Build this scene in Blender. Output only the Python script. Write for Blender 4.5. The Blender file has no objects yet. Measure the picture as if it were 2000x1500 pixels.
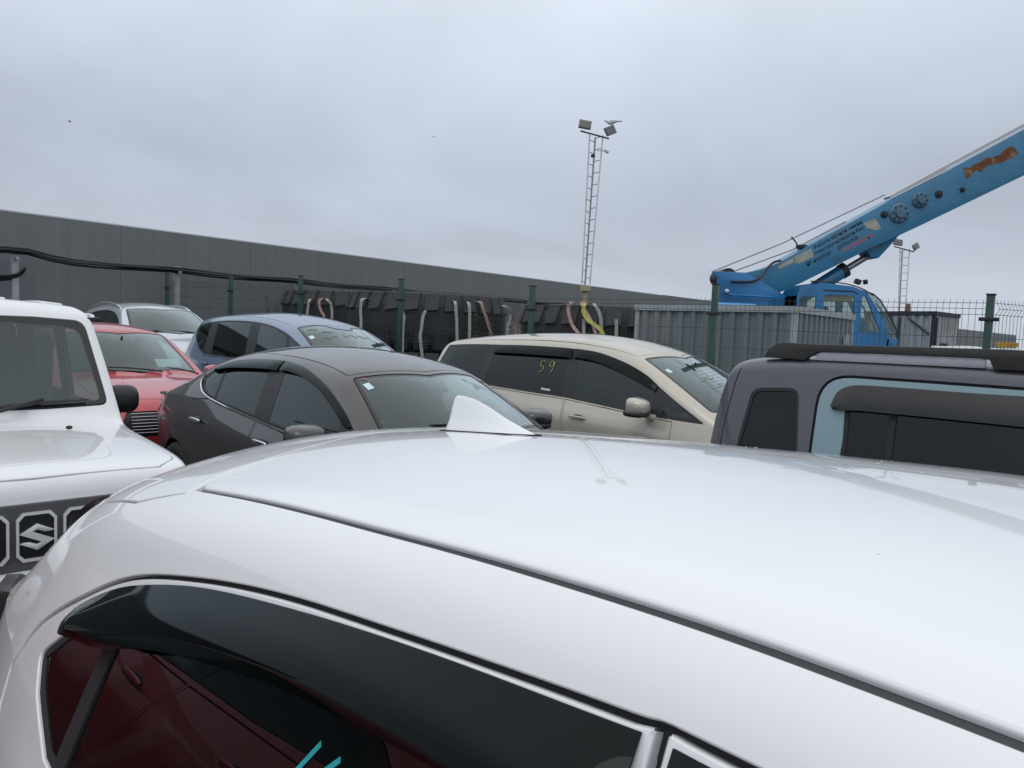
import bpy, bmesh, math, random
import numpy as np
from mathutils import Vector, Matrix
from mathutils.geometry import delaunay_2d_cdt

random.seed(7)
rng = np.random.default_rng(7)
R = math.radians
sc = bpy.context.scene
COL = sc.collection

# ------------------------------------------------------------------ camera
CAM_H, FPX = 1.70, 1450.0
roll = math.atan(.042)
pitch = math.atan((750 - 641) * math.cos(roll) / FPX)
fw = Vector((0, math.cos(pitch), -math.sin(pitch)))
r0 = Vector((1, 0, 0)); u0 = r0.cross(fw)
rt = r0 * math.cos(roll) + u0 * math.sin(roll)
up = -r0 * math.sin(roll) + u0 * math.cos(roll)
cd = bpy.data.cameras.new('camera'); cam = bpy.data.objects.new('camera', cd)
COL.objects.link(cam)
cd.sensor_width = 36; cd.lens = 36 * FPX / 2000
cd.clip_start = .02; cd.clip_end = 3000
M = Matrix.Identity(4)
for i in range(3):
    M[i][0], M[i][1], M[i][2] = rt[i], up[i], -fw[i]
M[0][3], M[1][3], M[2][3] = 0, 0, CAM_H
cam.matrix_world = M
sc.camera = cam

# ------------------------------------------------------------------ sky
SUN_EL, SUN_AZ = R(58), R(200)
W = bpy.data.worlds.new('World'); sc.world = W; W.use_nodes = True
nt = W.node_tree; nt.nodes.clear()
def wn(t, **k):
    n = nt.nodes.new(t)
    for a, b in k.items(): setattr(n, a, b)
    return n
out = wn('ShaderNodeOutputWorld'); bg = wn('ShaderNodeBackground')
bg.inputs['Strength'].default_value = .1
sky = wn('ShaderNodeTexSky', sky_type='NISHITA', sun_disc=False)
sky.sun_elevation = SUN_EL; sky.sun_rotation = SUN_AZ
tc = wn('ShaderNodeTexCoord'); sep = wn('ShaderNodeSeparateXYZ')
nt.links.new(tc.outputs['Generated'], sep.inputs[0])
# overcast: grey near the horizon, brighter towards the zenith
ramp = wn('ShaderNodeValToRGB')
el = ramp.color_ramp.elements
el[0].position = 0.0; el[0].color = (.51, .555, .635, 1)
el[1].position = 1.0; el[1].color = (1.0, 1.0, 1.0, 1)
for p, c in ((.10, (.475, .520, .605, 1)), (.20, (.485, .535, .625, 1)), (.36, (.625, .685, .780, 1)), (.58, (.88, .94, 1.02, 1))):
    e = el.new(p); e.color = c
nt.links.new(sep.outputs['Z'], ramp.inputs[0])
# cloud layer: project direction onto a plane overhead
addz = wn('ShaderNodeMath', operation='ADD'); addz.inputs[1].default_value = .28
mx0 = wn('ShaderNodeMath', operation='MAXIMUM'); mx0.inputs[1].default_value = 0
nt.links.new(sep.outputs['Z'], mx0.inputs[0]); nt.links.new(mx0.outputs[0], addz.inputs[0])
dx = wn('ShaderNodeMath', operation='DIVIDE'); dy = wn('ShaderNodeMath', operation='DIVIDE')
nt.links.new(sep.outputs['X'], dx.inputs[0]); nt.links.new(addz.outputs[0], dx.inputs[1])
nt.links.new(sep.outputs['Y'], dy.inputs[0]); nt.links.new(addz.outputs[0], dy.inputs[1])
cmb = wn('ShaderNodeCombineXYZ')
nt.links.new(dx.outputs[0], cmb.inputs[0]); nt.links.new(dy.outputs[0], cmb.inputs[1])
n1 = wn('ShaderNodeTexNoise'); n1.inputs['Scale'].default_value = .9; n1.inputs['Detail'].default_value = 4
n1.inputs['Roughness'].default_value = .5; n1.inputs['Distortion'].default_value = .35
nt.links.new(cmb.outputs[0], n1.inputs['Vector'])
mr = wn('ShaderNodeMapRange'); mr.inputs['From Min'].default_value = .3; mr.inputs['From Max'].default_value = .7
mr.inputs['To Min'].default_value = .84; mr.inputs['To Max'].default_value = 1.15
nt.links.new(n1.outputs['Fac'], mr.inputs['Value'])
mul = wn('ShaderNodeVectorMath', operation='SCALE')
nt.links.new(ramp.outputs[0], mul.inputs[0]); nt.links.new(mr.outputs[0], mul.inputs['Scale'])
sc10 = wn('ShaderNodeVectorMath', operation='SCALE'); sc10.inputs['Scale'].default_value = 11.0
nt.links.new(mul.outputs[0], sc10.inputs[0])
mixs = wn('ShaderNodeMix', data_type='RGBA'); mixs.inputs['Factor'].default_value = .96
nt.links.new(sky.outputs[0], mixs.inputs['A']); nt.links.new(sc10.outputs[0], mixs.inputs['B'])
nt.links.new(mixs.outputs['Result'], bg.inputs['Color']); nt.links.new(bg.outputs[0], out.inputs[0])

sd = bpy.data.lights.new('sun', 'SUN'); sun = bpy.data.objects.new('sun', sd); COL.objects.link(sun)
sd.energy = .55; sd.angle = R(40); sd.color = (1, .985, .965)
sdir = Vector((math.sin(SUN_AZ) * math.cos(SUN_EL), math.cos(SUN_AZ) * math.cos(SUN_EL), math.sin(SUN_EL)))
sun.rotation_euler = sdir.to_track_quat('Z', 'Y').to_euler()
sun.location = sdir * 50

sc.view_settings.view_transform = 'Standard'; sc.view_settings.look = 'None'
sc.view_settings.exposure = 0.0; sc.view_settings.gamma = 1
sc.view_settings.use_curve_mapping = False
sc.render.engine = 'CYCLES'
sc.render.resolution_x, sc.render.resolution_y = 1024, 768
try:
    sc.cycles.max_bounces = 10; sc.cycles.transparent_max_bounces = 16
    sc.cycles.glossy_bounces = 5; sc.cycles.diffuse_bounces = 4
except Exception: pass

# ------------------------------------------------------------------ materials
MATS = {}
def mat(name, col, rough=.5, metal=0., coat=0., spec=.5, var=0., vscale=3., bump=0., bscale=60., stretch=None, coatr=.03, var2=None, v2scale=30., emis=None):
    if name in MATS: return MATS[name]
    m = bpy.data.materials.new(name); m.use_nodes = True; t = m.node_tree
    b = t.nodes['Principled BSDF']
    b.inputs['Base Color'].default_value = (*col, 1); b.inputs['Roughness'].default_value = rough
    b.inputs['Metallic'].default_value = metal; b.inputs['Coat Weight'].default_value = coat
    b.inputs['Coat Roughness'].default_value = coatr; b.inputs['Specular IOR Level'].default_value = spec
    if var or bump:
        co = t.nodes.new('ShaderNodeTexCoord'); mp = t.nodes.new('ShaderNodeMapping')
        t.links.new(co.outputs['Object'], mp.inputs[0])
        if stretch: mp.inputs['Scale'].default_value = stretch
    if var:
        n = t.nodes.new('ShaderNodeTexNoise'); n.inputs['Scale'].default_value = vscale
        n.inputs['Detail'].default_value = 6; n.inputs['Roughness'].default_value = .6
        t.links.new(mp.outputs[0], n.inputs['Vector'])
        r = t.nodes.new('ShaderNodeMapRange'); r.inputs['From Min'].default_value = .25; r.inputs['From Max'].default_value = .75
        r.inputs['To Min'].default_value = 1 - var; r.inputs['To Max'].default_value = 1 + var
        t.links.new(n.outputs['Fac'], r.inputs['Value'])
        s = t.nodes.new('ShaderNodeVectorMath'); s.operation = 'SCALE'; s.inputs[0].default_value = col
        t.links.new(r.outputs[0], s.inputs['Scale'])
        src = s.outputs[0]
        if var2:
            n2 = t.nodes.new('ShaderNodeTexNoise'); n2.inputs['Scale'].default_value = v2scale
            n2.inputs['Detail'].default_value = 5
            t.links.new(co.outputs['Object'], n2.inputs['Vector'])
            r2 = t.nodes.new('ShaderNodeMapRange'); r2.inputs['From Min'].default_value = .52; r2.inputs['From Max'].default_value = .75
            t.links.new(n2.outputs['Fac'], r2.inputs['Value'])
            mx = t.nodes.new('ShaderNodeMix'); mx.data_type = 'RGBA'
            t.links.new(r2.outputs[0], mx.inputs['Factor']); t.links.new(src, mx.inputs['A'])
            mx.inputs['B'].default_value = (*var2, 1); src = mx.outputs['Result']
        t.links.new(src, b.inputs['Base Color'])
        rr = t.nodes.new('ShaderNodeMapRange'); rr.inputs['To Min'].default_value = max(0, rough - .12 * (rough > .2)); rr.inputs['To Max'].default_value = min(1, rough + .12 * (rough > .2))
        t.links.new(n.outputs['Fac'], rr.inputs['Value']); t.links.new(rr.outputs[0], b.inputs['Roughness'])
    if bump:
        nb = t.nodes.new('ShaderNodeTexNoise'); nb.inputs['Scale'].default_value = bscale; nb.inputs['Detail'].default_value = 4
        t.links.new(mp.outputs[0], nb.inputs['Vector'])
        bp = t.nodes.new('ShaderNodeBump'); bp.inputs['Strength'].default_value = bump; bp.inputs['Distance'].default_value = .01
        t.links.new(nb.outputs['Fac'], bp.inputs['Height']); t.links.new(bp.outputs[0], b.inputs['Normal'])
    MATS[name] = m
    return m

def glass(name, tint, ior=1.5, rough=0.0, refl=1.55, veil=.0):
    if name in MATS: return MATS[name]
    m = bpy.data.materials.new(name); m.use_nodes = True; t = m.node_tree; t.nodes.clear()
    o = t.nodes.new('ShaderNodeOutputMaterial'); mx = t.nodes.new('ShaderNodeMixShader')
    tr = t.nodes.new('ShaderNodeBsdfTransparent'); gl = t.nodes.new('ShaderNodeBsdfGlossy')
    tr.inputs[0].default_value = (*tint, 1); gl.inputs['Roughness'].default_value = rough
    gl.inputs['Color'].default_value = (.86, .97, .98, 1)
    # Schlick reflectance, the same from inside and outside the pane
    geo = t.nodes.new('ShaderNodeNewGeometry'); dot = t.nodes.new('ShaderNodeVectorMath'); dot.operation = 'DOT_PRODUCT'
    t.links.new(geo.outputs['Normal'], dot.inputs[0]); t.links.new(geo.outputs['Incoming'], dot.inputs[1])
    def mth(op, a, b=None, clamp=False):
        n = t.nodes.new('ShaderNodeMath'); n.operation = op; n.use_clamp = clamp
        for i, v in enumerate((a, b)):
            if v is None: continue
            if isinstance(v, (int, float)): n.inputs[i].default_value = v
            else: t.links.new(v, n.inputs[i])
        return n.outputs[0]
    f0 = ((ior - 1) / (ior + 1)) ** 2
    inv_ = mth('SUBTRACT', 1., mth('ABSOLUTE', dot.outputs['Value']), True)
    fres = mth('ADD', mth('MULTIPLY', mth('POWER', inv_, 4.4), 1 - f0), f0)
    # both faces of the sheet reflect
    k = t.nodes.new('ShaderNodeMath'); k.operation = 'MULTIPLY'; k.inputs[1].default_value = refl; k.use_clamp = True
    t.links.new(fres, k.inputs[0])
    t.links.new(k.outputs[0], mx.inputs[0]); t.links.new(tr.outputs[0], mx.inputs[1]); t.links.new(gl.outputs[0], mx.inputs[2])
    df = t.nodes.new('ShaderNodeBsdfDiffuse'); df.inputs[0].default_value = (.36, .44, .45, 1); m2 = t.nodes.new('ShaderNodeMixShader'); m2.inputs[0].default_value = veil
    t.links.new(mx.outputs[0], m2.inputs[1]); t.links.new(df.outputs[0], m2.inputs[2])
    t.links.new(m2.outputs[0], o.inputs[0]); MATS[name] = m
    return m

PAINT_WHITE = mat('paint_white', (.775, .788, .80), .35, coat=1, var=.015, vscale=2)
PAINT_WHITE2 = mat('paint_white_jeep', (.73, .745, .755), .4, coat=1, var=.02, vscale=2)
PAINT_GREY = mat('paint_grey_brown', (.028, .026, .028), .36, metal=.25, coat=1, var=.05, vscale=4)
PAINT_CHAMP = mat('paint_champagne', (.47, .44, .37), .40, metal=.25, coat=1, var=.03, vscale=4)
PAINT_BLUE = mat('paint_steel_blue', (.135, .195, .295), .38, metal=.3, coat=1, var=.03, vscale=4)
PAINT_SILVER = mat('paint_silver', (.52, .56, .61), .36, metal=.4, coat=1, var=.03, vscale=4)
PAINT_RED = mat('paint_red', (.42, .042, .052), .35, metal=.15, coat=1, var=.03, vscale=4)
PAINT_GUN = mat('paint_gunmetal', (.088, .088, .106), .45, metal=.3, coat=.8, var=.04, vscale=4)
PAINT_DENIM = mat('paint_pale_blue', (.20, .30, .335), .40, coat=.9, var=.03, vscale=4)
BLACK_TRIM = mat('black_trim', (.012, .012, .013), .42, var=.2, vscale=8)
BLACK_GLOSS = mat('black_gloss', (.007, .007, .008), .16, coat=.15)
RUBBER = mat('rubber', (.014, .014, .015), .7, var=.2, vscale=12)
DITCH = mat('ditch_moulding', (.035, .036, .042), .55, var=.15, vscale=30)
LINER = mat('cabin_liner', (.10, .10, .10), .9)
SEAT = mat('seat_fabric', (.050, .050, .052), .85, var=.2, vscale=20, bump=.1, bscale=300)
SEAT_GREY = mat('seat_fabric_grey', (.10, .10, .10), .85, var=.2, vscale=20)
DASH = mat('dash_plastic', (.040, .040, .042), .7)
CHROME = mat('chrome', (.75, .76, .78), .12, metal=1)
ALLOY = mat('alloy', (.45, .46, .48), .35, metal=.9)
REDLENS = mat('red_lens', (.35, .012, .012), .15, coat=1)
LAMP = mat('lamp_lens', (.55, .57, .60), .12, coat=1)
G_CLEAR = glass('glass_green', (.52, .68, .65), refl=1.9, veil=.025)
G_SIDE = glass('glass_side', (.50, .58, .56), refl=1.2, veil=.01)
G_PRIV = glass('glass_privacy', (.050, .054, .058), refl=1.05, veil=.006)
G_VISOR = glass('smoked_acrylic', (.05, .05, .055), ior=1.45, rough=.05, refl=.58)
PLASTIC_DK = mat('plastic_dark', (.025, .024, .023), .6, var=.25, vscale=15, bump=.15, bscale=400)

# ------------------------------------------------------------------ generic mesh helpers
def link(name, me, parent=None, m=None):
    o = bpy.data.objects.new(name, me); COL.objects.link(o)
    if parent is not None: o.parent = parent
    if m is not None and me is not None:
        if not me.materials: me.materials.append(m)
    return o
def tag(o, label=None, cat=None, group=None, kind=None):
    if label: o['label'] = label
    if cat: o['category'] = cat
    if group: o['group'] = group
    if kind: o['kind'] = kind
    return o
def empty(name, loc=(0, 0, 0), rz=0):
    o = bpy.data.objects.new(name, None); COL.objects.link(o); o.empty_display_size = .3
    o.location = loc; o.rotation_euler = (0, 0, rz)
    return o
def bm_mesh(bm, smooth=False, auto=None):
    me = bpy.data.meshes.new('m'); bm.to_mesh(me); bm.free()
    if smooth or auto:
        for p in me.polygons: p.use_smooth = True
        if auto:
            try: me.set_sharp_from_angle(angle=R(auto))
            except Exception: pass
    return me
def add_box(bm, c, s, rot=None, bev=0.):
    r = bmesh.ops.create_cube(bm, size=1)
    vs = r['verts']
    mt = Matrix.Translation(c) @ (rot.to_4x4() if rot else Matrix.Identity(4)) @ Matrix.Diagonal((*s, 1))
    bmesh.ops.transform(bm, matrix=mt, verts=vs)
    if bev:
        es = list({e for v in vs for e in v.link_edges})
        bmesh.ops.bevel(bm, geom=es, offset=bev, segments=2, profile=.6, affect='EDGES')
    return vs
def add_tube(bm, pts, rad, seg=8, cap=True):
    pts = [Vector(p) for p in pts]; n = len(pts)
    rads = rad if isinstance(rad, (list, tuple)) else [rad] * n
    rings = []
    prev = None
    for i, p in enumerate(pts):
        t = (pts[min(i + 1, n - 1)] - pts[max(i - 1, 0)]).normalized()
        if prev is None:
            a = Vector((0, 0, 1)) if abs(t.z) < .9 else Vector((1, 0, 0))
            x = t.cross(a).normalized()
        else:
            x = (prev - t * prev.dot(t)).normalized()
        prev = x; y = t.cross(x)
        rings.append([bm.verts.new(p + (x * math.cos(2 * math.pi * k / seg) + y * math.sin(2 * math.pi * k / seg)) * rads[i]) for k in range(seg)])
    for i in range(n - 1):
        for k in range(seg):
            bm.faces.new((rings[i][k], rings[i][(k + 1) % seg], rings[i + 1][(k + 1) % seg], rings[i + 1][k]))
    if cap:
        bm.faces.new(rings[0][::-1]); bm.faces.new(rings[-1])
def add_lathe(bm, prof, seg=32, axis='Y'):
    rings = []
    for (r, h) in prof:
        ring = []
        for k in range(seg):
            a = 2 * math.pi * k / seg; c, s = r * math.cos(a), r * math.sin(a)
            ring.append(bm.verts.new({'Y': (c, h, s), 'Z': (c, s, h), 'X': (h, c, s)}[axis]))
        rings.append(ring)
    for i in range(len(prof) - 1):
        for k in range(seg):
            bm.faces.new((rings[i][k], rings[i][(k + 1) % seg], rings[i + 1][(k + 1) % seg], rings[i + 1][k]))
    return rings
def add_prism(bm, poly, y0, y1, axis='Y'):
    """extrude 2D outline; axis Y: poly in (x,z)"""
    f = {'Y': lambda a, b, h: (a, h, b), 'Z': lambda a, b, h: (a, b, h), 'X': lambda a, b, h: (h, a, b)}[axis]
    A = [bm.verts.new(f(a, b, y0)) for a, b in poly]; B = [bm.verts.new(f(a, b, y1)) for a, b in poly]
    n = len(poly)
    for i in range(n): bm.faces.new((A[i], A[(i + 1) % n], B[(i + 1) % n], B[i]))
    bm.faces.new(A[::-1]); bm.faces.new(B)
    bmesh.ops.recalc_face_normals(bm, faces=bm.faces)
def box_obj(name, c, s, m, parent=None, bev=0., rot=None):
    bm = bmesh.new(); add_box(bm, c, s, rot, bev)
    return link(name, bm_mesh(bm, auto=40 if bev else None), parent, m)
def tube_obj(name, pts, rad, m, parent=None, seg=8):
    bm = bmesh.new(); add_tube(bm, pts, rad, seg)
    return link(name, bm_mesh(bm, auto=50), parent, m)
def prism_obj(name, poly, y0, y1, m, parent=None, axis='Y', bev=0.):
    bm = bmesh.new(); add_prism(bm, poly, y0, y1, axis)
    if bev: bmesh.ops.bevel(bm, geom=bm.edges[:], offset=bev, segments=2, profile=.6, affect='EDGES')
    return link(name, bm_mesh(bm, auto=35), parent, m)
def ribbon_obj(name, pts, wdir, width, m, parent=None, thick=.006):
    """flat strap through pts; wdir = width direction per call"""
    bm = bmesh.new(); wd = Vector(wdir).normalized()
    P = [Vector(p) for p in pts]; rows = []
    for i, p in enumerate(P):
        t = (P[min(i + 1, len(P) - 1)] - P[max(i - 1, 0)]).normalized()
        w = (wd - t * wd.dot(t)).normalized(); nn = t.cross(w)
        rows.append([bm.verts.new(p + w * (sx * width / 2) + nn * (sy * thick / 2)) for sx, sy in ((-1, -1), (1, -1), (1, 1), (-1, 1))])
    for a, b in zip(rows[:-1], rows[1:]):
        for k in range(4): bm.faces.new((a[k], a[(k + 1) % 4], b[(k + 1) % 4], b[k]))
    bm.faces.new(rows[0][::-1]); bm.faces.new(rows[-1])
    return link(name, bm_mesh(bm, auto=40), parent, m)
def smooth_path(pts, it=3):
    P = [np.array(p, float) for p in pts]
    for _ in range(it):
        Q = [P[0]]
        for a, b in zip(P[:-1], P[1:]): Q += [a * .75 + b * .25, a * .25 + b * .75]
        Q.append(P[-1]); P = Q
    return P

# ------------------------------------------------------------------ ground height
GD = (-.78, .63)
def gz(x, y):
    s = GD[0] * x + GD[1] * y
    g = float(np.interp(s, [-50, 6.5, 9, 16, 40], [0, 0, .14, .30, .30]))
    lat = .71 * (x + y)
    k = min(1, max(0, (lat - 3.2) / 1.6))
    return g * k * k * (3 - 2 * k)

# ------------------------------------------------------------------ car surface library
def pchip(pts):
    x = np.array([p[0] for p in pts], float); y = np.array([p[1] for p in pts], float)
    if len(x) == 1: return lambda q: np.full_like(np.asarray(q, float), y[0])
    h = np.diff(x); d = np.diff(y) / h; m = np.zeros(len(x))
    m[0], m[-1] = d[0], d[-1]
    for i in range(1, len(x) - 1):
        if d[i - 1] * d[i] > 0:
            w1, w2 = 2 * h[i] + h[i - 1], h[i] + 2 * h[i - 1]
            m[i] = (w1 + w2) / (w1 / d[i - 1] + w2 / d[i])
    def f(q):
        q = np.clip(np.asarray(q, float), x[0], x[-1]); i = np.clip(np.searchsorted(x, q) - 1, 0, len(x) - 2)
        t = (q - x[i]) / h[i]
        return y[i] * (1 + 2 * t) * (1 - t) ** 2 + m[i] * h[i] * t * (1 - t) ** 2 + y[i + 1] * t * t * (3 - 2 * t) + m[i + 1] * h[i] * t * t * (t - 1)
    return f
def bspl(pts, it=5):
    P = np.array(pts, float)
    for _ in range(it):
        Q = np.repeat(P, 2, 0)
        for _k in range(2): Q[1:-1] = np.vstack([(Q[1:-1] + Q[2:]) / 2])
        Q[0], Q[-1] = P[0], P[-1]; P = Q
    return P
def resample(P, n):
    P = np.asarray(P, float); s = np.r_[0, np.cumsum(np.linalg.norm(np.diff(P, axis=0), axis=1))]
    q = np.linspace(0, s[-1], n)
    return np.stack([np.interp(q, s, P[:, k]) for k in range(P.shape[1])], 1)
def curve(pts, n=8):
    """Catmull-Rom through points (open)"""
    P = np.array(pts, float); P = np.vstack([2 * P[0] - P[1], P, 2 * P[-1] - P[-2]]); o = []
    for i in range(1, len(P) - 2):
        a, b, c, d = P[i - 1:i + 3]
        for k in range(n):
            t = k / n
            o.append(.5 * ((2 * b) + (c - a) * t + (2 * a - 5 * b + 4 * c - d) * t * t + (3 * b - a - 3 * c + d) * t ** 3))
    o.append(P[-2]); return [tuple(v) for v in o]
def rnd(pts):
    """closed outline; points (a,b) or (a,b,r): r rounds the corner"""
    n = len(pts); o = []
    for i, p in enumerate(pts):
        if len(p) < 3 or p[2] <= 0: o.append(np.array(p[:2], float)); continue
        b = np.array(p[:2], float); a = np.array(pts[i - 1][:2], float); c = np.array(pts[(i + 1) % n][:2], float)
        la, lc = np.linalg.norm(a - b), np.linalg.norm(c - b); r = min(p[2], .48 * la, .48 * lc)
        s, e = b + (a - b) / la * r, b + (c - b) / lc * r
        for k in range(7):
            t = k / 6; o.append(s * (1 - t) ** 2 + 2 * b * t * (1 - t) + e * t * t)
    return np.array(o)
def dens(L, h):
    L = np.asarray(L, float); o = []
    for a, b in zip(L, np.roll(L, -1, 0)):
        n = max(1, int(math.ceil(np.linalg.norm(b - a) / h)))
        if np.linalg.norm(b - a) < 1e-6: continue
        for k in range(n): o.append(a + (b - a) * k / n)
    return np.array(o)
def area2(L): return .5 * np.sum(L[:, 0] * np.roll(L[:, 1], -1) - np.roll(L[:, 0], -1) * L[:, 1])
def inset(L, d):
    if not d: return L
    s = 1 if area2(L) > 0 else -1
    t = np.roll(L, -1, 0) - L; t /= (np.linalg.norm(t, axis=1)[:, None] + 1e-9)
    n = np.stack([-t[:, 1], t[:, 0]], 1) * s; n2 = np.roll(n, 1, 0)
    m = n + n2; m /= (np.linalg.norm(m, axis=1)[:, None] + 1e-9); c = np.clip((m * n).sum(1), .45, 1)
    return L + m * (d / c)[:, None]
def inside(pts, loops):
    pts = np.asarray(pts, float); r = np.zeros(len(pts), bool)
    for L in loops:
        x0, y0 = L[:, 0], L[:, 1]; x1, y1 = np.roll(x0, -1), np.roll(y0, -1)
        for k in range(0, len(pts), 4000):
            px, py = pts[k:k + 4000, :1], pts[k:k + 4000, 1:2]
            c = (y0 > py) != (y1 > py)
            with np.errstate(divide='ignore', invalid='ignore'):
                xi = (x1 - x0) * (py - y0) / (y1 - y0) + x0
            r[k:k + 4000] ^= ((c & (px < xi)).sum(1) % 2).astype(bool)
    return r

class Car:
    def __init__(s, name, prof, W, zs, zb, bin_, T, crown, fil, NU=120, nt=(10, 12, 8, 14), h=.045, zr=.28, tk=.25):
        s.h = h; s.root = empty(name); s.holes = []; s.lholes = []; s.zr = zr
        fW, fzs, fzb, fb, fT, fc, ff = map(pchip, (W, zs, zb, bin_, T, crown, fil))
        P = resample(bspl(prof), NU)
        nl, ns, nf, nr = nt; s.nt = nt; G = []
        for x, zt in P:
            w = float(fW(x)); b = min(float(fzb(x)), zt - .02); sh = min(float(fzs(x)), b - .04); zr_ = min(zr, sh - .06)
            yb = w - float(fb(x)); t = float(fT(x)); c = float(fc(x)); r = float(ff(x))
            low = pchip([(zr_, w - .07), (zr_ * .55 + sh * .45, w - .018), (sh, w), (b, yb)])
            zz = np.linspace(zr_, b, nl); sec = [(float(low(z)), z) for z in zz]
            ys = lambda z: yb - t * (z - b) - .5 * tk * (z - b) ** 2
            lo, hi = b, zt
            for _ in range(30):
                m = (lo + hi) / 2
                if m < zt - c * ys(m) ** 2: lo = m
                else: hi = m
            zc = lo; yc = ys(zc); rr = min(r, .8 * (zc - b), .4 * yc)
            z1 = zc - rr; y2 = yc - rr * 1.15
            sec += [(ys(z), z) for z in np.linspace(b, z1, ns + 1)[1:]]
            p0, p1, p2 = np.array((ys(z1), z1)), np.array((yc, zc)), np.array((y2, zt - c * y2 * y2))
            for k in range(1, nf + 1):
                q = k / nf; sec.append(tuple(p0 * (1 - q) ** 2 + 2 * p1 * q * (1 - q) + p2 * q * q))
            sec += [(y, zt - c * y * y) for y in np.linspace(y2, 0, nr + 1)[1:]]
            G.append([(x, -y, z) for y, z in sec])
        G = np.array(G); s.NU, s.NT = G.shape[:2]
        L = G[:, ::-1][:, 1:] * np.array((1, -1, 1)); s.P = np.concatenate([G, L], 1)
        du = np.gradient(s.P, axis=0); dt = np.gradient(s.P, axis=1)
        n = np.cross(du, dt); n /= (np.linalg.norm(n, axis=2)[..., None] + 1e-9)
        mid = n[s.NU // 2, s.NT - 1]
        s.sgn = 1.0
        if mid[2] < 0: n = -n; s.sgn = -1.0
        s.N = n
    # --- evaluate
    def ev(s, A, u, t):
        u = np.clip(u, 0, s.NU - 1.0001); t = np.clip(t, 0, 2 * s.NT - 2.0001)
        i, j = u.astype(int), t.astype(int); a, b = u - i, t - j
        if A.ndim == 3: a, b = a[:, None], b[:, None]
        return A[i, j] * (1 - a) * (1 - b) + A[i + 1, j] * a * (1 - b) + A[i, j + 1] * (1 - a) * b + A[i + 1, j + 1] * a * b
    def inv(s, q, ax, mask):
        A, B = s.P[:, :s.NT, ax[0]], s.P[:, :s.NT, ax[1]]
        ii, jj = np.nonzero(mask); a, b = A[mask], B[mask]; q = np.asarray(q, float)
        u = np.zeros(len(q)); t = np.zeros(len(q))
        for k in range(0, len(q), 200):
            d = (q[k:k + 200, :1] - a) ** 2 + (q[k:k + 200, 1:2] - b) ** 2; m = d.argmin(1); u[k:k + 200] = ii[m]; t[k:k + 200] = jj[m]
        um, tm = s.NU - 1.001, s.NT - 1.001; ui, ti = u.copy(), t.copy()
        for _ in range(8):
            f0 = np.stack([s.ev(A2, u, t) for A2 in (s.P[:, :, ax[0]], s.P[:, :, ax[1]])], 1); e = q - f0
            eu = np.where(u < um - .3, .25, -.25); et = np.where(t < tm - .3, .25, -.25)
            fu = np.stack([s.ev(A2, u + eu, t) for A2 in (s.P[:, :, ax[0]], s.P[:, :, ax[1]])], 1) - f0
            ft = np.stack([s.ev(A2, u, t + et) for A2 in (s.P[:, :, ax[0]], s.P[:, :, ax[1]])], 1) - f0
            fu /= eu[:, None]; ft /= et[:, None]
            det = fu[:, 0] * ft[:, 1] - fu[:, 1] * ft[:, 0]; det = np.where(np.abs(det) < 1e-9, 1e-9, det)
            su = (e[:, 0] * ft[:, 1] - e[:, 1] * ft[:, 0]) / det; st = (fu[:, 0] * e[:, 1] - fu[:, 1] * e[:, 0]) / det
            u = np.clip(u + np.clip(su, -1.5, 1.5), 0, um); t = np.clip(t + np.clip(st, -1.5, 1.5), 0, tm)
            u = np.clip(u, ui - 2, ui + 2); t = np.clip(t, ti - 2, ti + 2)
        return u, t
    def ut(s, pts, view, gap=0., side=-1, raw=False):
        L = dens(inset(dens(rnd(pts), s.h), gap) if gap else rnd(pts), s.h) if not raw else np.asarray(pts, float)
        nl, ns, nf, nr = s.nt
        if view == 'side':
            mask = np.zeros((s.NU, s.NT), bool); mask[:, :nl + ns + nf - 1] = True
            mask &= (np.abs(s.N[:, :s.NT, 1]) > .15)
            u, t = s.inv(L, (0, 2), mask)
            return np.stack([u, t if side < 0 else 2 * (s.NT - 1) - t], 1)
        if view == 'top':
            mask = np.zeros((s.NU, s.NT), bool); mask[:, nl + ns:] = True; mask &= s.N[:, :s.NT, 2] > .2
            q = L.copy(); sg = q[:, 1] > 0; q[:, 1] = -np.abs(q[:, 1]); u, t = s.inv(q, (0, 1), mask)
        else:
            nx = s.N[:, :s.NT, 0] * (1 if view == 'front' else -1); mask = (nx > .22) & (s.P[:, :s.NT, 0] * (1 if view == 'front' else -1) > .1)
            q = L.copy(); sg = q[:, 0] > 0; q[:, 0] = -np.abs(q[:, 0]); u, t = s.inv(q, (1, 2), mask)
        return np.stack([u, np.where(sg, 2 * (s.NT - 1) - t, t)], 1)
    # --- mesh from loops in parameter space
    def mesh(s, outer, holes=(), off=0., rim=.02, bev=.0025, step=1):
        loops = [outer] + list(holes)
        gi, gj = np.meshgrid(np.arange(0, s.NU, step), np.arange(0, 2 * s.NT - 1, step), indexing='ij')
        nodes = np.stack([gi.ravel(), gj.ravel()], 1).astype(float)
        lo, hi = outer.min(0), outer.max(0)
        nodes = nodes[((nodes > lo) & (nodes < hi)).all(1)]
        if len(nodes): nodes = nodes[inside(nodes, loops)]
        bpts = np.vstack(loops)
        if len(nodes):
            keep = np.ones(len(nodes), bool)
            for k in range(0, len(nodes), 2000):
                d = ((nodes[k:k + 2000, None] - bpts[None]) ** 2).sum(2).min(1); keep[k:k + 2000] = d > .16 * step
            nodes = nodes[keep]
        edges = []; o = 0
        for L in loops:
            n = len(L); edges += [(o + k, o + (k + 1) % n) for k in range(n)]; o += n
        V = np.vstack([bpts, nodes]) if len(nodes) else bpts
        r = delaunay_2d_cdt([Vector(v) for v in V], edges, [], 0, 1e-5, False)
        vo = np.array([(v[0], v[1]) for v in r[0]]); F = np.array([f[:] for f in r[2] if len(f) == 3])
        F = F[inside(vo[F].mean(1), loops)]
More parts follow.
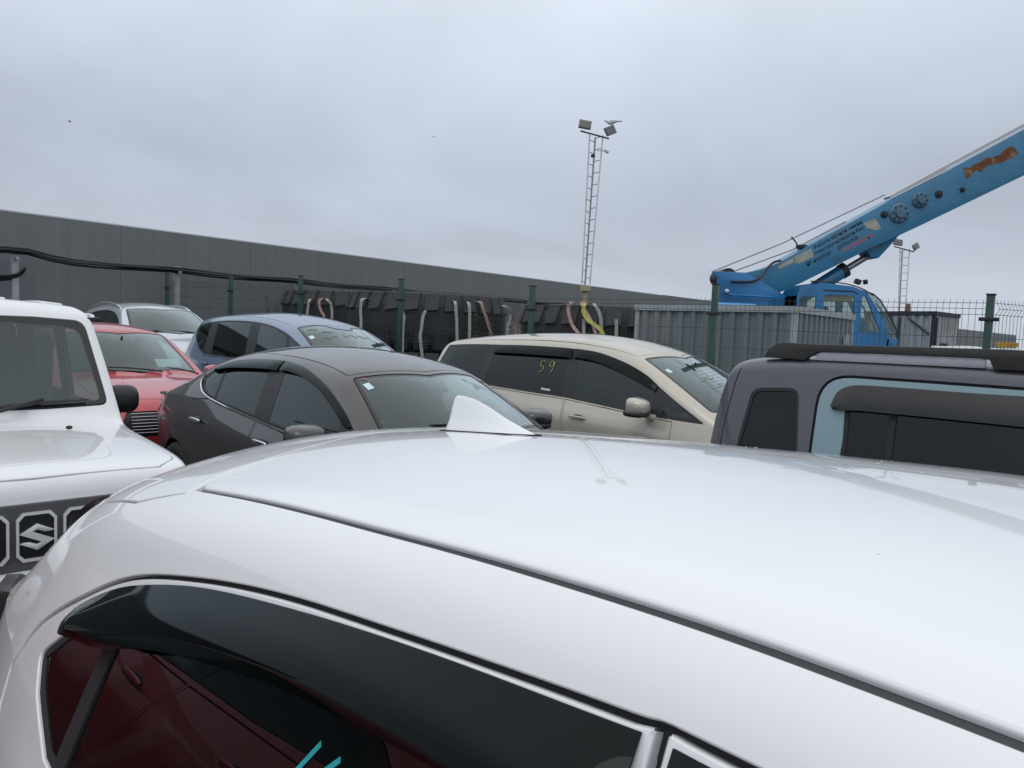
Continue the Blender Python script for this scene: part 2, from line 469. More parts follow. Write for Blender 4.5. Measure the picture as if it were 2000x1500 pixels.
        pos = s.ev(s.P, vo[:, 0], vo[:, 1]); nor = s.ev(s.N, vo[:, 0], vo[:, 1]); nor /= np.linalg.norm(nor, axis=1)[:, None] + 1e-9
        pos = pos + nor * off
        a, b, c = pos[F[:, 0]], pos[F[:, 1]], pos[F[:, 2]]
        fn = np.cross(b - a, c - a); flip = (fn * nor[F[:, 0]]).sum(1) < 0
        F[flip] = F[flip][:, ::-1]
        verts = [pos]; norms = [nor]; faces = [tuple(f) for f in F]; base = len(pos)
        if rim:
            for li, L in enumerate(loops):
                p = s.ev(s.P, L[:, 0], L[:, 1]); n = s.ev(s.N, L[:, 0], L[:, 1]); n /= np.linalg.norm(n, axis=1)[:, None] + 1e-9
                p = p + n * off
                tan = np.roll(p, -1, 0) - np.roll(p, 1, 0); tan /= np.linalg.norm(tan, axis=1)[:, None] + 1e-9
                ou = np.cross(tan, n) * (np.sign(area2(L)) * s.sgn * (1 if li == 0 else -1))
                ou /= np.linalg.norm(ou, axis=1)[:, None] + 1e-9
                p1 = p + ou * bev - n * bev; p2 = p1 - n * rim; k = len(L)
                verts += [p, p1, p2]; norms += [n, ou, ou]
                for i in range(k):
                    j = (i + 1) % k
                    for q in (0, 1):
                        f = (base + q * k + i, base + q * k + j, base + (q + 1) * k + j, base + (q + 1) * k + i)
                        pa, pb, pc = (np.vstack([p, p1, p2])[x - base] for x in f[:3])
                        if np.dot(np.cross(pb - pa, pc - pa), ou[i]) < 0: f = f[::-1]
                        faces.append(f)
                base += 3 * k
        verts = np.vstack(verts); norms = np.vstack(norms)
        me = bpy.data.meshes.new('m'); me.from_pydata(verts.tolist(), [], faces)
        me.polygons.foreach_set('use_smooth', [True] * len(me.polygons)); me.update()
        me.normals_split_custom_set_from_vertices(norms.tolist())
        return me
    def part(s, name, pts, view, m, gap=.003, off=0., cut=False, lcut=False, holes=(), rim=.018, bev=.0025, parent=None, sides=(-1, 1), hgap=0.):
        res = []
        for sd in (sides if view == 'side' else (0,)):
            if cut: s.holes.append(s.ut(pts, view, 0, sd))
            if lcut: s.lholes.append(s.ut(pts, view, 0, sd))
            me = s.mesh(s.ut(pts, view, gap + (bev + .004 if cut and gap > 0 else 0), sd), [s.ut(h, view, hgap, sd) for h in holes], off, rim, bev)
            res.append(link(name, me, parent or s.root, m))
        return res
    def domain(s, arches=(), ra=.34, za=.31):
        xs = s.P[:, 0, 0]; U = s.NU - 1; T2 = 2 * (s.NT - 1)
        lo = []
        mid = np.arange(s.NU)[(xs > xs.min() + .12) & (xs < xs.max() - .12)]
        ux = lambda x: float(np.interp(x, xs[mid], mid))
        u = 0.; lo.append((0., 0.))
        for xa in sorted(arches):
            ue = ux(xa - ra)
            lo += [(v, 0.) for v in np.arange(math.ceil(u + .5), ue - .4)]
            a = np.linspace(math.pi, 0, 28); p = np.stack([xa + ra * np.cos(a), za + ra * np.sin(a)], 1)
            q = s.ut(p, 'side', raw=True); q[:, 1] = np.maximum(q[:, 1], .01)
            lo += [(ue, 0.)] + [tuple(v) for v in q[1:-1]] + [(ux(xa + ra), 0.)]; u = ux(xa + ra)
        lo += [(v, 0.) for v in np.arange(math.ceil(u + .5), U - .4)] + [(float(U), 0.)]
        lo = np.array(lo)
        e1 = np.array([(U, v) for v in np.arange(1., T2)]); hi = lo[::-1].copy(); hi[:, 1] = T2 - hi[:, 1]
        e0 = np.array([(0, v) for v in np.arange(T2 - 1., 0, -1)])
        return np.vstack([lo, e1, hi, e0])
    def finish(s, m, arches, ra=.34, za=.31, name='body'):
        d = s.domain(arches, ra, za)
        link(name, s.mesh(d, s.holes, 0, .02), s.root, m)
        link('cabin_liner', s.mesh(d, s.lholes, -.035, 0, step=2), s.root, LINER)
        xs = s.P[:, 0, 0]; w = np.abs(s.P[:, :, 1]).max()
        box_obj('underbody_light_block', ((xs.min() + xs.max()) / 2, 0, .24), (xs.max() - xs.min() - .35, 2 * w - .42, .12), BLACK_TRIM, s.root)  # flat dark floor box, added to block light from below
        for xa in arches:
            for sd in (-1, 1):
                bm = bmesh.new()
                add_lathe(bm, [(.01, sd * (w - .34)), (ra + .015, sd * (w - .34)), (ra + .015, sd * (w - .05))], 28)
                bmesh.ops.transform(bm, matrix=Matrix.Translation((xa, 0, za)), verts=bm.verts)
                link('wheel_well', bm_mesh(bm, True), s.root, BLACK_TRIM)
    def spos(s, x, z, off=0., side=-1):
        """surface point on the side at (x,z)"""
        q = s.ut([(x, z)], 'side', raw=True, side=side); p = s.ev(s.P, q[:, 0], q[:, 1])[0]; n = s.ev(s.N, q[:, 0], q[:, 1])[0]
        return Vector(p + n * off), Vector(n)
    def visor(s, name, top, bot, m, depth=.03, n=36, sides=(-1, 1), lead=.004):
        A = resample(curve(top, 6), n); B = resample(curve(bot, 6), n); K = 6
        for sd in sides:
            rows = []; N2 = []
            for k in range(K + 1):
                f = k / K; q = s.ut(A * (1 - f) + B * f, 'side', raw=True, side=sd)
                p = s.ev(s.P, q[:, 0], q[:, 1]); nn = s.ev(s.N, q[:, 0], q[:, 1])
                prof = lead + depth * math.sin(min(1, f * 1.15) * math.pi / 2)
                # ends taper back to the door
                e = np.minimum(np.arange(n), np.arange(n)[::-1]) / 3.; e = np.clip(e, 0, 1) ** .5
                rows.append(p + nn * (lead * .5 + (prof - lead * .5) * (.35 + .65 * e))[:, None]); N2.append(nn)
            bm = bmesh.new(); V = [[bm.verts.new(v) for v in r] for r in rows]
            V2 = [[bm.verts.new(v - w * .003) for v, w in zip(r, q)] for r, q in zip(rows, N2)]
            for k in range(K):
                for i in range(n - 1):
                    bm.faces.new((V[k][i], V[k][i + 1], V[k + 1][i + 1], V[k + 1][i])); bm.faces.new((V2[k][i], V2[k + 1][i], V2[k + 1][i + 1], V2[k][i + 1]))
            for i in range(n - 1): bm.faces.new((V[K][i], V[K][i + 1], V2[K][i + 1], V2[K][i]))
            for k in range(K):
                bm.faces.new((V[k][0], V[k + 1][0], V2[k + 1][0], V2[k][0])); bm.faces.new((V[k][-1], V2[k][-1], V2[k + 1][-1], V[k + 1][-1]))
            bmesh.ops.recalc_face_normals(bm, faces=bm.faces)
            link(name, bm_mesh(bm, auto=40), s.root, m)
    def place(s, x, y, deg, dz=0.):
        s.root.location = (x, y, gz(x, y) + dz); s.root.rotation_euler = (0, 0, R(deg))

# ---- small car parts
_cache = {}
def blob(rx, ry, rz, p=3.2, seg=20, rings=12):
    """superellipsoid mesh"""
    bm = bmesh.new(); f = lambda v: math.copysign(abs(v) ** (2 / p), v); V = []
    for i in range(rings + 1):
        ph = -math.pi / 2 + math.pi * i / rings
        V.append([bm.verts.new((rx * f(math.cos(ph)) * f(math.cos(2 * math.pi * k / seg)), ry * f(math.cos(ph)) * f(math.sin(2 * math.pi * k / seg)), rz * f(math.sin(ph)))) for k in range(seg)])
    for i in range(rings):
        for k in range(seg): bm.faces.new((V[i][k], V[i][(k + 1) % seg], V[i + 1][(k + 1) % seg], V[i + 1][k]))
    bmesh.ops.remove_doubles(bm, verts=bm.verts, dist=1e-5)
    return bm
def mirror_part(c, x, z, y, m, size=(.10, .115, .075), name='wing_mirror', stalk=True, rz=8, low=None):
    for sd in (-1, 1):
        bm = blob(*size)
        for v in bm.verts:                       # flat glass side at the back, tapered nose
            if v.co.x < -.55 * size[0]: v.co.x = -.55 * size[0]
            k = 1 - .25 * max(0, v.co.x / size[0]); v.co.z *= k
        bmesh.ops.rotate(bm, verts=bm.verts, cent=(0, 0, 0), matrix=Matrix.Rotation(R(-rz * sd), 3, 'Z'))
        bmesh.ops.transform(bm, matrix=Matrix.Translation((x, sd * y, z)), verts=bm.verts)
        o = link(name, bm_mesh(bm, True), c.root, m)
        bm = bmesh.new(); add_box(bm, (x - .55 * size[0] - .004, sd * y, z), (.006, size[1] * 1.6, size[2] * 1.5), Matrix.Rotation(R(-rz * sd), 3, 'Z'), .002)
        link('mirror_glass', bm_mesh(bm), o, CHROME)
        if low:
            bm = blob(size[0] * .97, size[1] * .97, size[2] * .4)
            bmesh.ops.transform(bm, matrix=Matrix.Translation((x, sd * y, z - size[2] * .72)), verts=bm.verts); link('mirror_base', bm_mesh(bm, True), o, low)
        if stalk:
            tube_obj('mirror_stalk', [(x + .03, sd * (y - size[1] * .6), z - size[2] * .7), (x + .05, sd * (y - size[1] * 1.3), z - size[2] * 1.15), (x + .06, sd * (y - size[1] * 2.1), z - size[2] * 1.3)], [.035, .03, .035], m, o)
def handle(c, x, z, m, length=.2):
    for sd in (-1, 1):
        p, n = c.spos(x, z, 0, sd)
        bm = blob(length / 2, .012, .016, 3)
        bmesh.ops.transform(bm, matrix=Matrix.Translation(p + n * .026), verts=bm.verts)
        o = link('door_handle', bm_mesh(bm, True), c.root, m)
        bm = blob(length * .40, .010, .034, 2.2)
        bmesh.ops.transform(bm, matrix=Matrix.Translation(p - n * .004), verts=bm.verts)
        link('handle_recess', bm_mesh(bm, True), o, BLACK_TRIM)
def wheels(c, xs, yo, r=.31, w=.19, spokes=5, m=None):
    key = ('wheel', r, w, spokes)
    if key not in _cache:
        bm = bmesh.new()
        add_lathe(bm, [(r * .64, -w / 2 + .02), (r * .80, -w / 2), (r * .95, -w / 2 + .01), (r, -w / 2 + .035), (r, w / 2 - .035), (r * .95, w / 2 - .01), (r * .80, w / 2), (r * .64, w / 2 - .02)], 36)
        ty = bm_mesh(bm, auto=50); ty.materials.append(RUBBER)
        bm = bmesh.new()
        add_lathe(bm, [(r * .66, -w / 2 + .02), (r * .62, -w / 2 + .015), (r * .58, -w / 2 + .06), (r * .58, w / 2 - .03), (.01, w / 2 - .03)], 36)
        for k in range(spokes):
            a = 2 * math.pi * k / spokes
            add_box(bm, (math.cos(a) * r * .33, -w / 2 + .035, math.sin(a) * r * .33), (r * .6, .03, r * .15), Matrix.Rotation(-a, 3, 'Y'), .006)
        add_lathe(bm, [(r * .16, -w / 2 + .06), (r * .15, -w / 2 + .012), (.005, -w / 2 + .01)], 16)
        rm = bm_mesh(bm, auto=40); rm.materials.append(m or ALLOY); _cache[key] = (ty, rm)
    ty, rm = _cache[key]
    for x in xs:
        for sd in (-1, 1):
            e = link('wheel', ty, c.root); e.location = (x, sd * (yo - w / 2), r)
            if sd > 0: e.rotation_euler = (0, 0, math.pi)
            link('rim', rm, e)
def rbox_mesh(key, size, bev):
    k = ('rbox', key)
    if k not in _cache:
        bm = bmesh.new(); add_box(bm, (0, 0, 0), size, None, bev); _cache[k] = bm_mesh(bm, auto=60)
    return _cache[k]
def seats(c, xf=-.1, xr=-.95, y=.36, z=.42, m=None, back=.62, tilt=-16, head=True, rear=True):
    m = m or SEAT
    def one(x, yy, w, nh):
        key = (round(w, 2), m.name)
        cu = rbox_mesh(('cush', key), (.52, w, .16), .05); bk = rbox_mesh(('back', key), (.15, w * .97, back), .055); hd = rbox_mesh(('head', m.name), (.10, .26, .17), .04)
        for q in (cu, bk, hd):
            if not q.materials: q.materials.append(m)
        e = link('seat', cu, c.root); e.location = (x, yy, z)
        b = link('backrest', bk, e); b.location = (-.30, 0, .33); b.rotation_euler = (0, R(tilt), 0)
        for k in range(nh):
            hh = link('headrest', hd, b); hh.location = (.0, (k - (nh - 1) / 2) * w * .5, back / 2 + .12)
    for sd in (-1, 1): one(xf, sd * y, .50, 1)
    if rear: one(xr, 0, 1.22, 2)
def cockpit(c, xd, zd, w, xs=None, rhd=True):
    box_obj('dashboard', (xd - .07, 0, zd - .16), (.38, w - .18, .24), DASH, c.root, .05)
    bm = bmesh.new(); pts = [(0, .18 * math.cos(a), .18 * math.sin(a)) for a in np.linspace(0, 2 * math.pi, 25)]
    add_tube(bm, pts, .014, 8, False); add_box(bm, (.02, 0, 0), (.04, .34, .05), None, .015); add_box(bm, (.02, 0, -.08), (.03, .05, .17), None, .01)
    o = link('steering_wheel', bm_mesh(bm, auto=50), c.root, DASH)
    o.location = (xd - .34, -.36 if rhd else .36, zd - .12); o.rotation_euler = (0, R(25), 0)
def inner_mirror(c, x, z):
    bm = blob(.03, .12, .035, 3.5); bmesh.ops.transform(bm, matrix=Matrix.Translation((x, 0, z)), verts=bm.verts)
    o = link('rear_view_mirror', bm_mesh(bm, True), c.root, BLACK_TRIM)
    tube_obj('mirror_arm', [(x, 0, z + .02), (x + .05, 0, z + .09)], .012, BLACK_TRIM, o)
def wipers(c, view_pts, m=BLACK_TRIM):
    for (a, b) in view_pts:
        A, B = Vector(a), Vector(b); d = (B - A)
        tube_obj('wiper', [A, A + d * .25 + Vector((0, 0, .012)), A + d * .6 + Vector((0, 0, .014)), B], [.011, .010, .009, .006], m, c.root, 6)

# ================================================================== the setting
ASPHALT = mat('asphalt', (.055, .056, .058), .85, var=.35, vscale=1.2, bump=.5, bscale=120, var2=(.10, .097, .09), v2scale=.6)
def build_ground():
    n = 90; g = np.concatenate([-np.geomspace(900, 20, 18), np.linspace(-19, 19, 54), np.geomspace(20, 900, 18)])
    gy = g + 8; V = []; F = []
    for y in gy:
        for x in g: V.append((x, y, gz(x, y) if abs(x) < 60 and abs(y) < 70 else (0.3 if gz(np.clip(x, -60, 60), np.clip(y, -60, 70)) > .15 else 0)))
    k = len(g)
    for j in range(k - 1):
        for i in range(k - 1): F.append((j * k + i, j * k + i + 1, (j + 1) * k + i + 1, (j + 1) * k + i))
    me = bpy.data.meshes.new('ground'); me.from_pydata(V, [], F)
    for p in me.polygons: p.use_smooth = True
    tag(link('ground', me, None, ASPHALT), kind='structure')
build_ground()

# ================================================================== cars
def generic_front(c, xf, w, zh=.78, grille=(.45, .62), lamp=(.48, .74, .66, .80), mlamp=None):
    g0, g1 = grille
    c.part('grille', [(-.42, g0, .04), (.42, g0, .04), (.46, g1, .03), (-.46, g1, .03)], 'front', BLACK_TRIM, .003, .002, cut=True)
    a, b, z0, z1 = lamp
    for sd in (-1, 1):
        c.part('headlight', [(sd * a, z0 + .02, .02), (sd * b, z0 + .03, .03), (sd * b, z1, .03), (sd * a, z1 - .04, .03)], 'front', mlamp or LAMP, .003, .002, cut=True)
    c.part('number_plate', [(-.165, .40), (.165, .40), (.165, .43), (-.165, .43)], 'front', LAMP, 0, .006)

def near_hatch():
    c = Car('white_hatchback',
        prof=[(-2.30, .34), (-2.36, .55), (-2.34, .80), (-2.22, .98), (-2.0, 1.14), (-1.80, 1.285), (-1.70, 1.345), (-1.55, 1.392), (-1.35, 1.425), (-1.08, 1.457), (-.82, 1.479), (-.4, 1.497), (0, 1.503), (.35, 1.492), (.75, 1.44), (1.0, 1.34), (1.25, 1.18), (1.42, 1.03), (1.5, .99), (1.7, .93), (1.88, .80), (1.93, .6), (1.9, .34)],
        W=[(-2.36, .58), (-2.2, .715), (-1.9, .80), (-1.4, .845), (0, .85), (1.0, .845), (1.5, .80), (1.93, .58)],
        zs=[(-2.3, .70), (0, .70), (1.9, .62)], zb=[(-2.3, .94), (-1.5, .915), (0, .88), (1.2, .86), (1.9, .74)],
        bin_=[(-2.3, .06), (0, .055), (1.9, .05)], T=[(-2.3, .50), (-1.6, .40), (-1.0, .365), (0, .345), (.6, .36), (1.9, .4)],
        crown=[(-2.3, .30), (-1.7, .27), (-1.2, .265), (-.65, .215), (-.3, .155), (0, .122), (.6, .13), (.9, .28), (1.3, .30), (1.5, .10), (1.9, .12)],
        fil=[(-2.3, .07), (-1.5, .10), (-1.0, .09), (.5, .08), (.9, .055), (1.3, .05), (1.9, .05)],
        NU=230, nt=(14, 26, 16, 30), h=.02, tk=.2)
    # roof skin, drip mouldings, tailgate spoiler
    c.holes.append(c.ut([(-1.215, -.550), (-1.215, .550), (.80, .550), (.80, -.550)], 'top'))
    c.part('roof_panel', [(-1.20, -.535, .01), (-1.225, 0), (-1.20, .535, .01), (.80, .535, .02), (.84, 0), (.80, -.535, .02)], 'top', PAINT_WHITE, .0, 0, rim=.012, bev=.005)
    for sd in (-1, 1):
        c.part('roof_moulding', [(-1.205, sd * .533), (.80, sd * .533), (.80, sd * .554), (-1.205, sd * .554)], 'top', DITCH, 0, -.0075, rim=.01, bev=.001)
    c.part('spoiler', [(-1.225, -.56, .01), (-1.25, 0), (-1.225, .56, .01), (-1.40, .60), (-1.66, .605, .04), (-1.74, .3), (-1.755, 0), (-1.74, -.3), (-1.66, -.605, .04), (-1.40, -.60)], 'top', PAINT_WHITE, .001, 0, cut=True, rim=.02, bev=.003)
    # windscreen, rear window, bonnet
    c.part('windshield', [(.86, -.50, .04), (.885, 0), (.86, .50, .04), (1.33, .60, .05), (1.46, 0), (1.33, -.60, .05)], 'top', G_CLEAR, .003, -.003, cut=True, lcut=True, rim=.004)
    c.part('rear_window', [(-.46, 1.25, .05), (.46, 1.25, .05), (.55, 1.02, .06), (-.55, 1.02, .06)], 'rear', G_PRIV, .003, -.003, cut=True, lcut=True, rim=.004)
    c.part('bonnet', [(1.50, -.62, .03), (1.53, 0), (1.50, .62, .03), (1.80, .52, .05), (1.86, 0), (1.80, -.52, .05)], 'top', PAINT_WHITE, .002, 0, cut=True)
    seam = [(-1.66, .905), (-1.573, 1.021), (-1.382, 1.133), (-1.195, 1.214), (-.949, 1.273), (-.701, 1.315), (-.44, 1.344), (-.231, 1.364), (-.11, 1.374)]
    rd = curve(seam, 6) + [(-.079, 1.380, .026), (-.064, .33, .03), (-1.0, .33, .05), (-1.06, .52), (-1.16, .63), (-1.32, .70), (-1.52, .76), (-1.63, .83)]
    rw = curve([(-1.344, 1.092), (-1.171, 1.180), (-.932, 1.240), (-.643, 1.286), (-.373, 1.320), (-.14, 1.342)], 6) + [(-.118, 1.344, .02), (-.105, .865, .02), (-.6, .868), (-1.10, .862), (-1.27, .872), (-1.42, .932), (-1.497, .985, .03)]
    rw[0] = (-1.36, 1.086, .03)
    c.part('rear_door', rd, 'side', PAINT_WHITE, .0125, -.001, holes=[rw], rim=.022, bev=.004)
    c.lholes += [c.ut(rw, 'side', -.012, -1), c.ut(rw, 'side', -.012, 1)]
    fs = [(-.055, 1.378), (.15, 1.372), (.40, 1.345), (.65, 1.282), (.88, 1.185), (1.10, 1.065), (1.24, .96)]
    fd = curve(fs, 6) + [(1.27, .86), (1.20, .33, .04), (-.070, .33, .03), (-.085, 1.380, .026)]
    tail = [(-1.0, .33, .05), (-1.06, .52), (-1.16, .63), (-1.32, .70), (-1.52, .76), (-1.63, .83)]
    both = curve(seam + fs, 6) + [(1.27, .86), (1.20, .33, .04)] + tail
    c.holes += [c.ut(both, 'side', 0, -1), c.ut(both, 'side', 0, 1)]
    fwn = curve([(-.03, 1.339), (.16, 1.335), (.38, 1.308), (.62, 1.245), (.84, 1.152), (1.02, 1.05), (1.12, .97)], 6) + [(1.16, .905, .03), (.4, .87), (-.04, .865, .02), (-.045, 1.337, .02)]
    c.part('front_door', fd, 'side', PAINT_WHITE, .0125, -.001, holes=[fwn], rim=.022, bev=.004)
    c.lholes += [c.ut(fwn, 'side', -.012, -1), c.ut(fwn, 'side', -.012, 1)]
    # black weatherstrip behind the gaps
    c.part('weatherstrip', both, 'side', RUBBER, -.012, -.016, holes=[both], rim=0, hgap=.03)
    c.part('pillar_seal', [(-.105, .40), (-.105, 1.362), (-.055, 1.362), (-.045, .40)], 'side', RUBBER, 0, -.018, rim=0)
    # glass in the rear door: fixed quarter light and drop glass either side of a slim bar
    c.part('window_seal', rw, 'side', RUBBER, .001, -.008, holes=[rw], rim=.01, hgap=.016)
    c.part('window_glass', [(-1.17, .855), (-1.155, 1.19), (-.9, 1.25), (-.6, 1.30), (-.105, 1.347), (-.10, .855)], 'side', G_PRIV, .0, -.012, rim=.004)
    c.part('quarter_light', [(-1.215, .86), (-1.20, 1.165), (-1.36, 1.085), (-1.50, 1.0), (-1.495, .98), (-1.40, .915), (-1.25, .86)], 'side', G_PRIV, .002, -.012, rim=.004)
    c.part('window_bar', [(-1.225, .855), (-1.202, 1.175), (-1.158, 1.195), (-1.178, .855)], 'side', RUBBER, .0, -.006, rim=.01)
    c.part('window_seal', fwn, 'side', RUBBER, .001, -.008, holes=[fwn], rim=.01, hgap=.014)
    c.part('window_glass', fwn, 'side', G_SIDE, .006, -.012, rim=.004)
    c.visor('door_visor', [(-1.40, 1.097), (-1.30, 1.150), (-1.171, 1.200), (-.932, 1.260), (-.643, 1.306), (-.373, 1.338), (-.098, 1.362)],
            [(-1.375, 1.058), (-1.25, 1.082), (-1.126, 1.105), (-.90, 1.170), (-.602, 1.228), (-.40, 1.252), (-.090, 1.278)], G_VISOR, .036, 64)
    c.visor('door_visor', [(-.066, 1.362), (.16, 1.357), (.38, 1.330), (.62, 1.266), (.84, 1.173), (1.04, 1.06)],
            [(-.058, 1.278), (.16, 1.272), (.36, 1.245), (.58, 1.180), (.80, 1.088), (1.05, .98)], G_VISOR, .036, 50)
    # marker strokes on the rear glass
    TEAL = mat('teal_marker', (.02, .38, .40), .6)
    for a, b in (((-.514, 1.194), (-.56, 1.128)), ((-.470, 1.194), (-.53, 1.135))):
        pa, na = c.spos(a[0], a[1], -.0108); pb, nb = c.spos(b[0], b[1], -.0108)
        ribbon_obj('marker_stroke', [pa, (pa + pb) / 2, pb], (1, 0, .35), .008, TEAL, c.root, .001)
    # shark fin aerial
    fin = [(-1.083, 0), (-.80, 0), (-.84, .012), (-.90, .032), (-.965, .060), (-1.01, .075), (-1.045, .082), (-1.072, .084), (-1.080, .078), (-1.078, .050), (-1.083, .02)]
    bm = bmesh.new(); zc = lambda x: float(np.interp(x, s0, s1))
    s0 = c.P[::1, c.NT - 1, 0]; s1 = c.P[::1, c.NT - 1, 2]
    ok = np.argsort(s0); s0, s1 = s0[ok], s1[ok]
    K = 26; prof_top = lambda x: float(np.interp(x, [-1.086, -1.083, -1.078, -1.072, -1.045, -1.01, -.965, -.90, -.84, -.80], [.0, .03, .078, .084, .082, .075, .060, .032, .012, .0]))
    rows = []
    for k in range(K + 1):
        x = -1.086 + (.286) * (1 - math.cos(math.pi * k / K)) / 2; hh = prof_top(x); ww = .030 * min(1, (k + .6) / 3.) * min(1, (K - k + .3) / 9.) ** .7; row = []
        for j in range(13):
            a = math.pi * j / 12; ca, sa = math.cos(a), math.sin(a)
            wy = ww * ca * (1 if sa < .05 else (.72 - .52 * sa ** 1.0))
            row.append(bm.verts.new((x, wy, zc(x) - .002 + max(hh, .002) * sa ** .8)))
        rows.append(row)
    for a, b in zip(rows[:-1], rows[1:]):
        for j in range(12): bm.faces.new((a[j], a[j + 1], b[j + 1], b[j]))
    bm.faces.new(rows[0]); bm.faces.new(rows[-1][::-1]); bmesh.ops.recalc_face_normals(bm, faces=bm.faces)
    link('shark_fin_aerial', bm_mesh(bm, auto=50), c.root, PAINT_WHITE)
    bm = bmesh.new(); add_prism(bm, [(-1.090, -.033), (-.88, -.030), (-.80, -.006), (-.80, .006), (-.88, .030), (-1.090, .033)], 0, .004, 'Z')
    for v in bm.verts: v.co.z += zc(v.co.x) - .0015
    link('aerial_gasket', bm_mesh(bm), c.root, RUBBER)
    # black fins beside the rear window
    for sd in (-1, 1):
        q = c.ut([(x_, sd * y_) for x_, y_ in zip(np.linspace(-1.66, -2.12, 12), np.linspace(.575, .60, 12))], 'top', raw=True); p = c.ev(c.P, q[:, 0], q[:, 1]); n = c.ev(c.N, q[:, 0], q[:, 1])
        hh = np.interp(np.linspace(0, 1, 12), [0, .45, 1], [.004, .034, .010]); bm = bmesh.new(); V = []
        for a_, b_, k_ in zip(p, n, hh):
            V.append([bm.verts.new(tuple(a_ + np.array((0, -sd * .03, 0)) - b_ * .01)), bm.verts.new(tuple(a_ + b_ * k_)), bm.verts.new(tuple(a_ + np.array((0, sd * .012, 0)) - b_ * .01))])
        for a_, b_ in zip(V[:-1], V[1:]):
            for k_ in range(3): bm.faces.new((a_[k_], a_[(k_ + 1) % 3], b_[(k_ + 1) % 3], b_[k_]))
        bm.faces.new(V[0]); bm.faces.new(V[-1][::-1]); bmesh.ops.recalc_face_normals(bm, faces=bm.faces)
        link('spoiler_fin', bm_mesh(bm, auto=40), c.root, BLACK_GLOSS)
    # rain spots left on the roof
    bm = bmesh.new(); nd = 0
    while nd < 150:
        x = random.uniform(-1.6, .5); y = random.uniform(-.5, .55)
        if y < .22 and random.random() < .86: continue
        q = c.ut([(x, y)], 'top', raw=True); p = Vector(c.ev(c.P, q[:, 0], q[:, 1])[0]); r = random.choice((.0008, .0011, .0014, .002))
        vs = bmesh.ops.create_icosphere(bm, subdivisions=1, radius=r)['verts']
        bmesh.ops.transform(bm, matrix=Matrix.Translation(p) @ Matrix.Diagonal((random.uniform(.8, 1.5), random.uniform(.8, 1.5), .4, 1)), verts=vs); nd += 1
    WATER = mat('water_bead', (.55, .58, .61), .05, coat=1)
    tag(link('rain_beads', bm_mesh(bm, True), c.root, WATER), kind='stuff')
    generic_front(c, 1.93, .85, lamp=(.50, .66, .60, .72))
    for sd in (-1, 1):
        c.part('tail_light', [(sd * .36, .83, .02), (sd * .52, .82, .02), (sd * .52, .91, .02), (sd * .36, .91, .02)], 'rear', REDLENS, .002, .003)
    handle(c, -1.28, .80, PAINT_WHITE); handle(c, .02, .78, PAINT_WHITE)
    mirror_part(c, .98, .97, .93, PAINT_WHITE)
    seats(c, .02, -.86, .35, .50); cockpit(c, 1.0, .95, 1.36)
    wheels(c, (-1.45, 1.14), .845, .30, .185)
    c.finish(PAINT_WHITE, (-1.45, 1.14), .335, .30)
    c.place(.624, .963, -45.5)
    tag(c.root, 'glossy white hatchback with shark fin aerial, its wet roof filling the foreground', 'car')
    return c
near = near_hatch()

def std_glazing(c, dlo, panes, m_side, bars=(), trim=.012, frame=BLACK_TRIM):
    """dark surround in the window opening, each pane and pillar cover a part"""
    c.lholes += [c.ut(dlo, 'side', .012, -1), c.ut(dlo, 'side', .012, 1)]
    holes = [p for p, _m in panes]
    c.part('window_frame', dlo, 'side', frame, .0015, -.004, cut=True, holes=holes, rim=.012, bev=.0015, hgap=.001)
    for p, m in panes: c.part('window_glass', p, 'side', m, .0005, -.007, rim=.004, bev=.001)
    for b in bars: c.part('pillar_cover', b, 'side', BLACK_GLOSS, .001, .0, rim=.006)

def screen(c, pts, view, frit=.045, m=G_CLEAR, name='windshield', extra=()):
    """glass with its black border band"""
    c.part(name + '_border', pts, view, BLACK_GLOSS, .003, -.004, cut=True, lcut=True, holes=[pts], rim=.008, hgap=frit)
    return c.part(name, pts, view, m, frit - .002, -.0045, rim=.003, bev=.001)

def scribble(c, name, pts, view, m, parent=None, w=.012):
    """paint-pen line following the glass; pts in view coordinates"""
    q = c.ut(pts, view, raw=True); p = c.ev(c.P, q[:, 0], q[:, 1]); n = c.ev(c.N, q[:, 0], q[:, 1])
    bm = bmesh.new(); add_tube(bm, [tuple(a + b * .0005) for a, b in zip(p, n)], w / 2, 5)
    link(name, bm_mesh(bm, True), parent or c.root, m)
YELLOW_PEN = mat('yellow_paint_pen', (.30, .28, .15), .7)
STICKER = mat('pale_sticker', (.55, .72, .74), .5)
PINK_PEN = mat('pink_paint_pen', (.62, .36, .46), .6)
PAPER = mat('paper', (.55, .57, .60), .8)

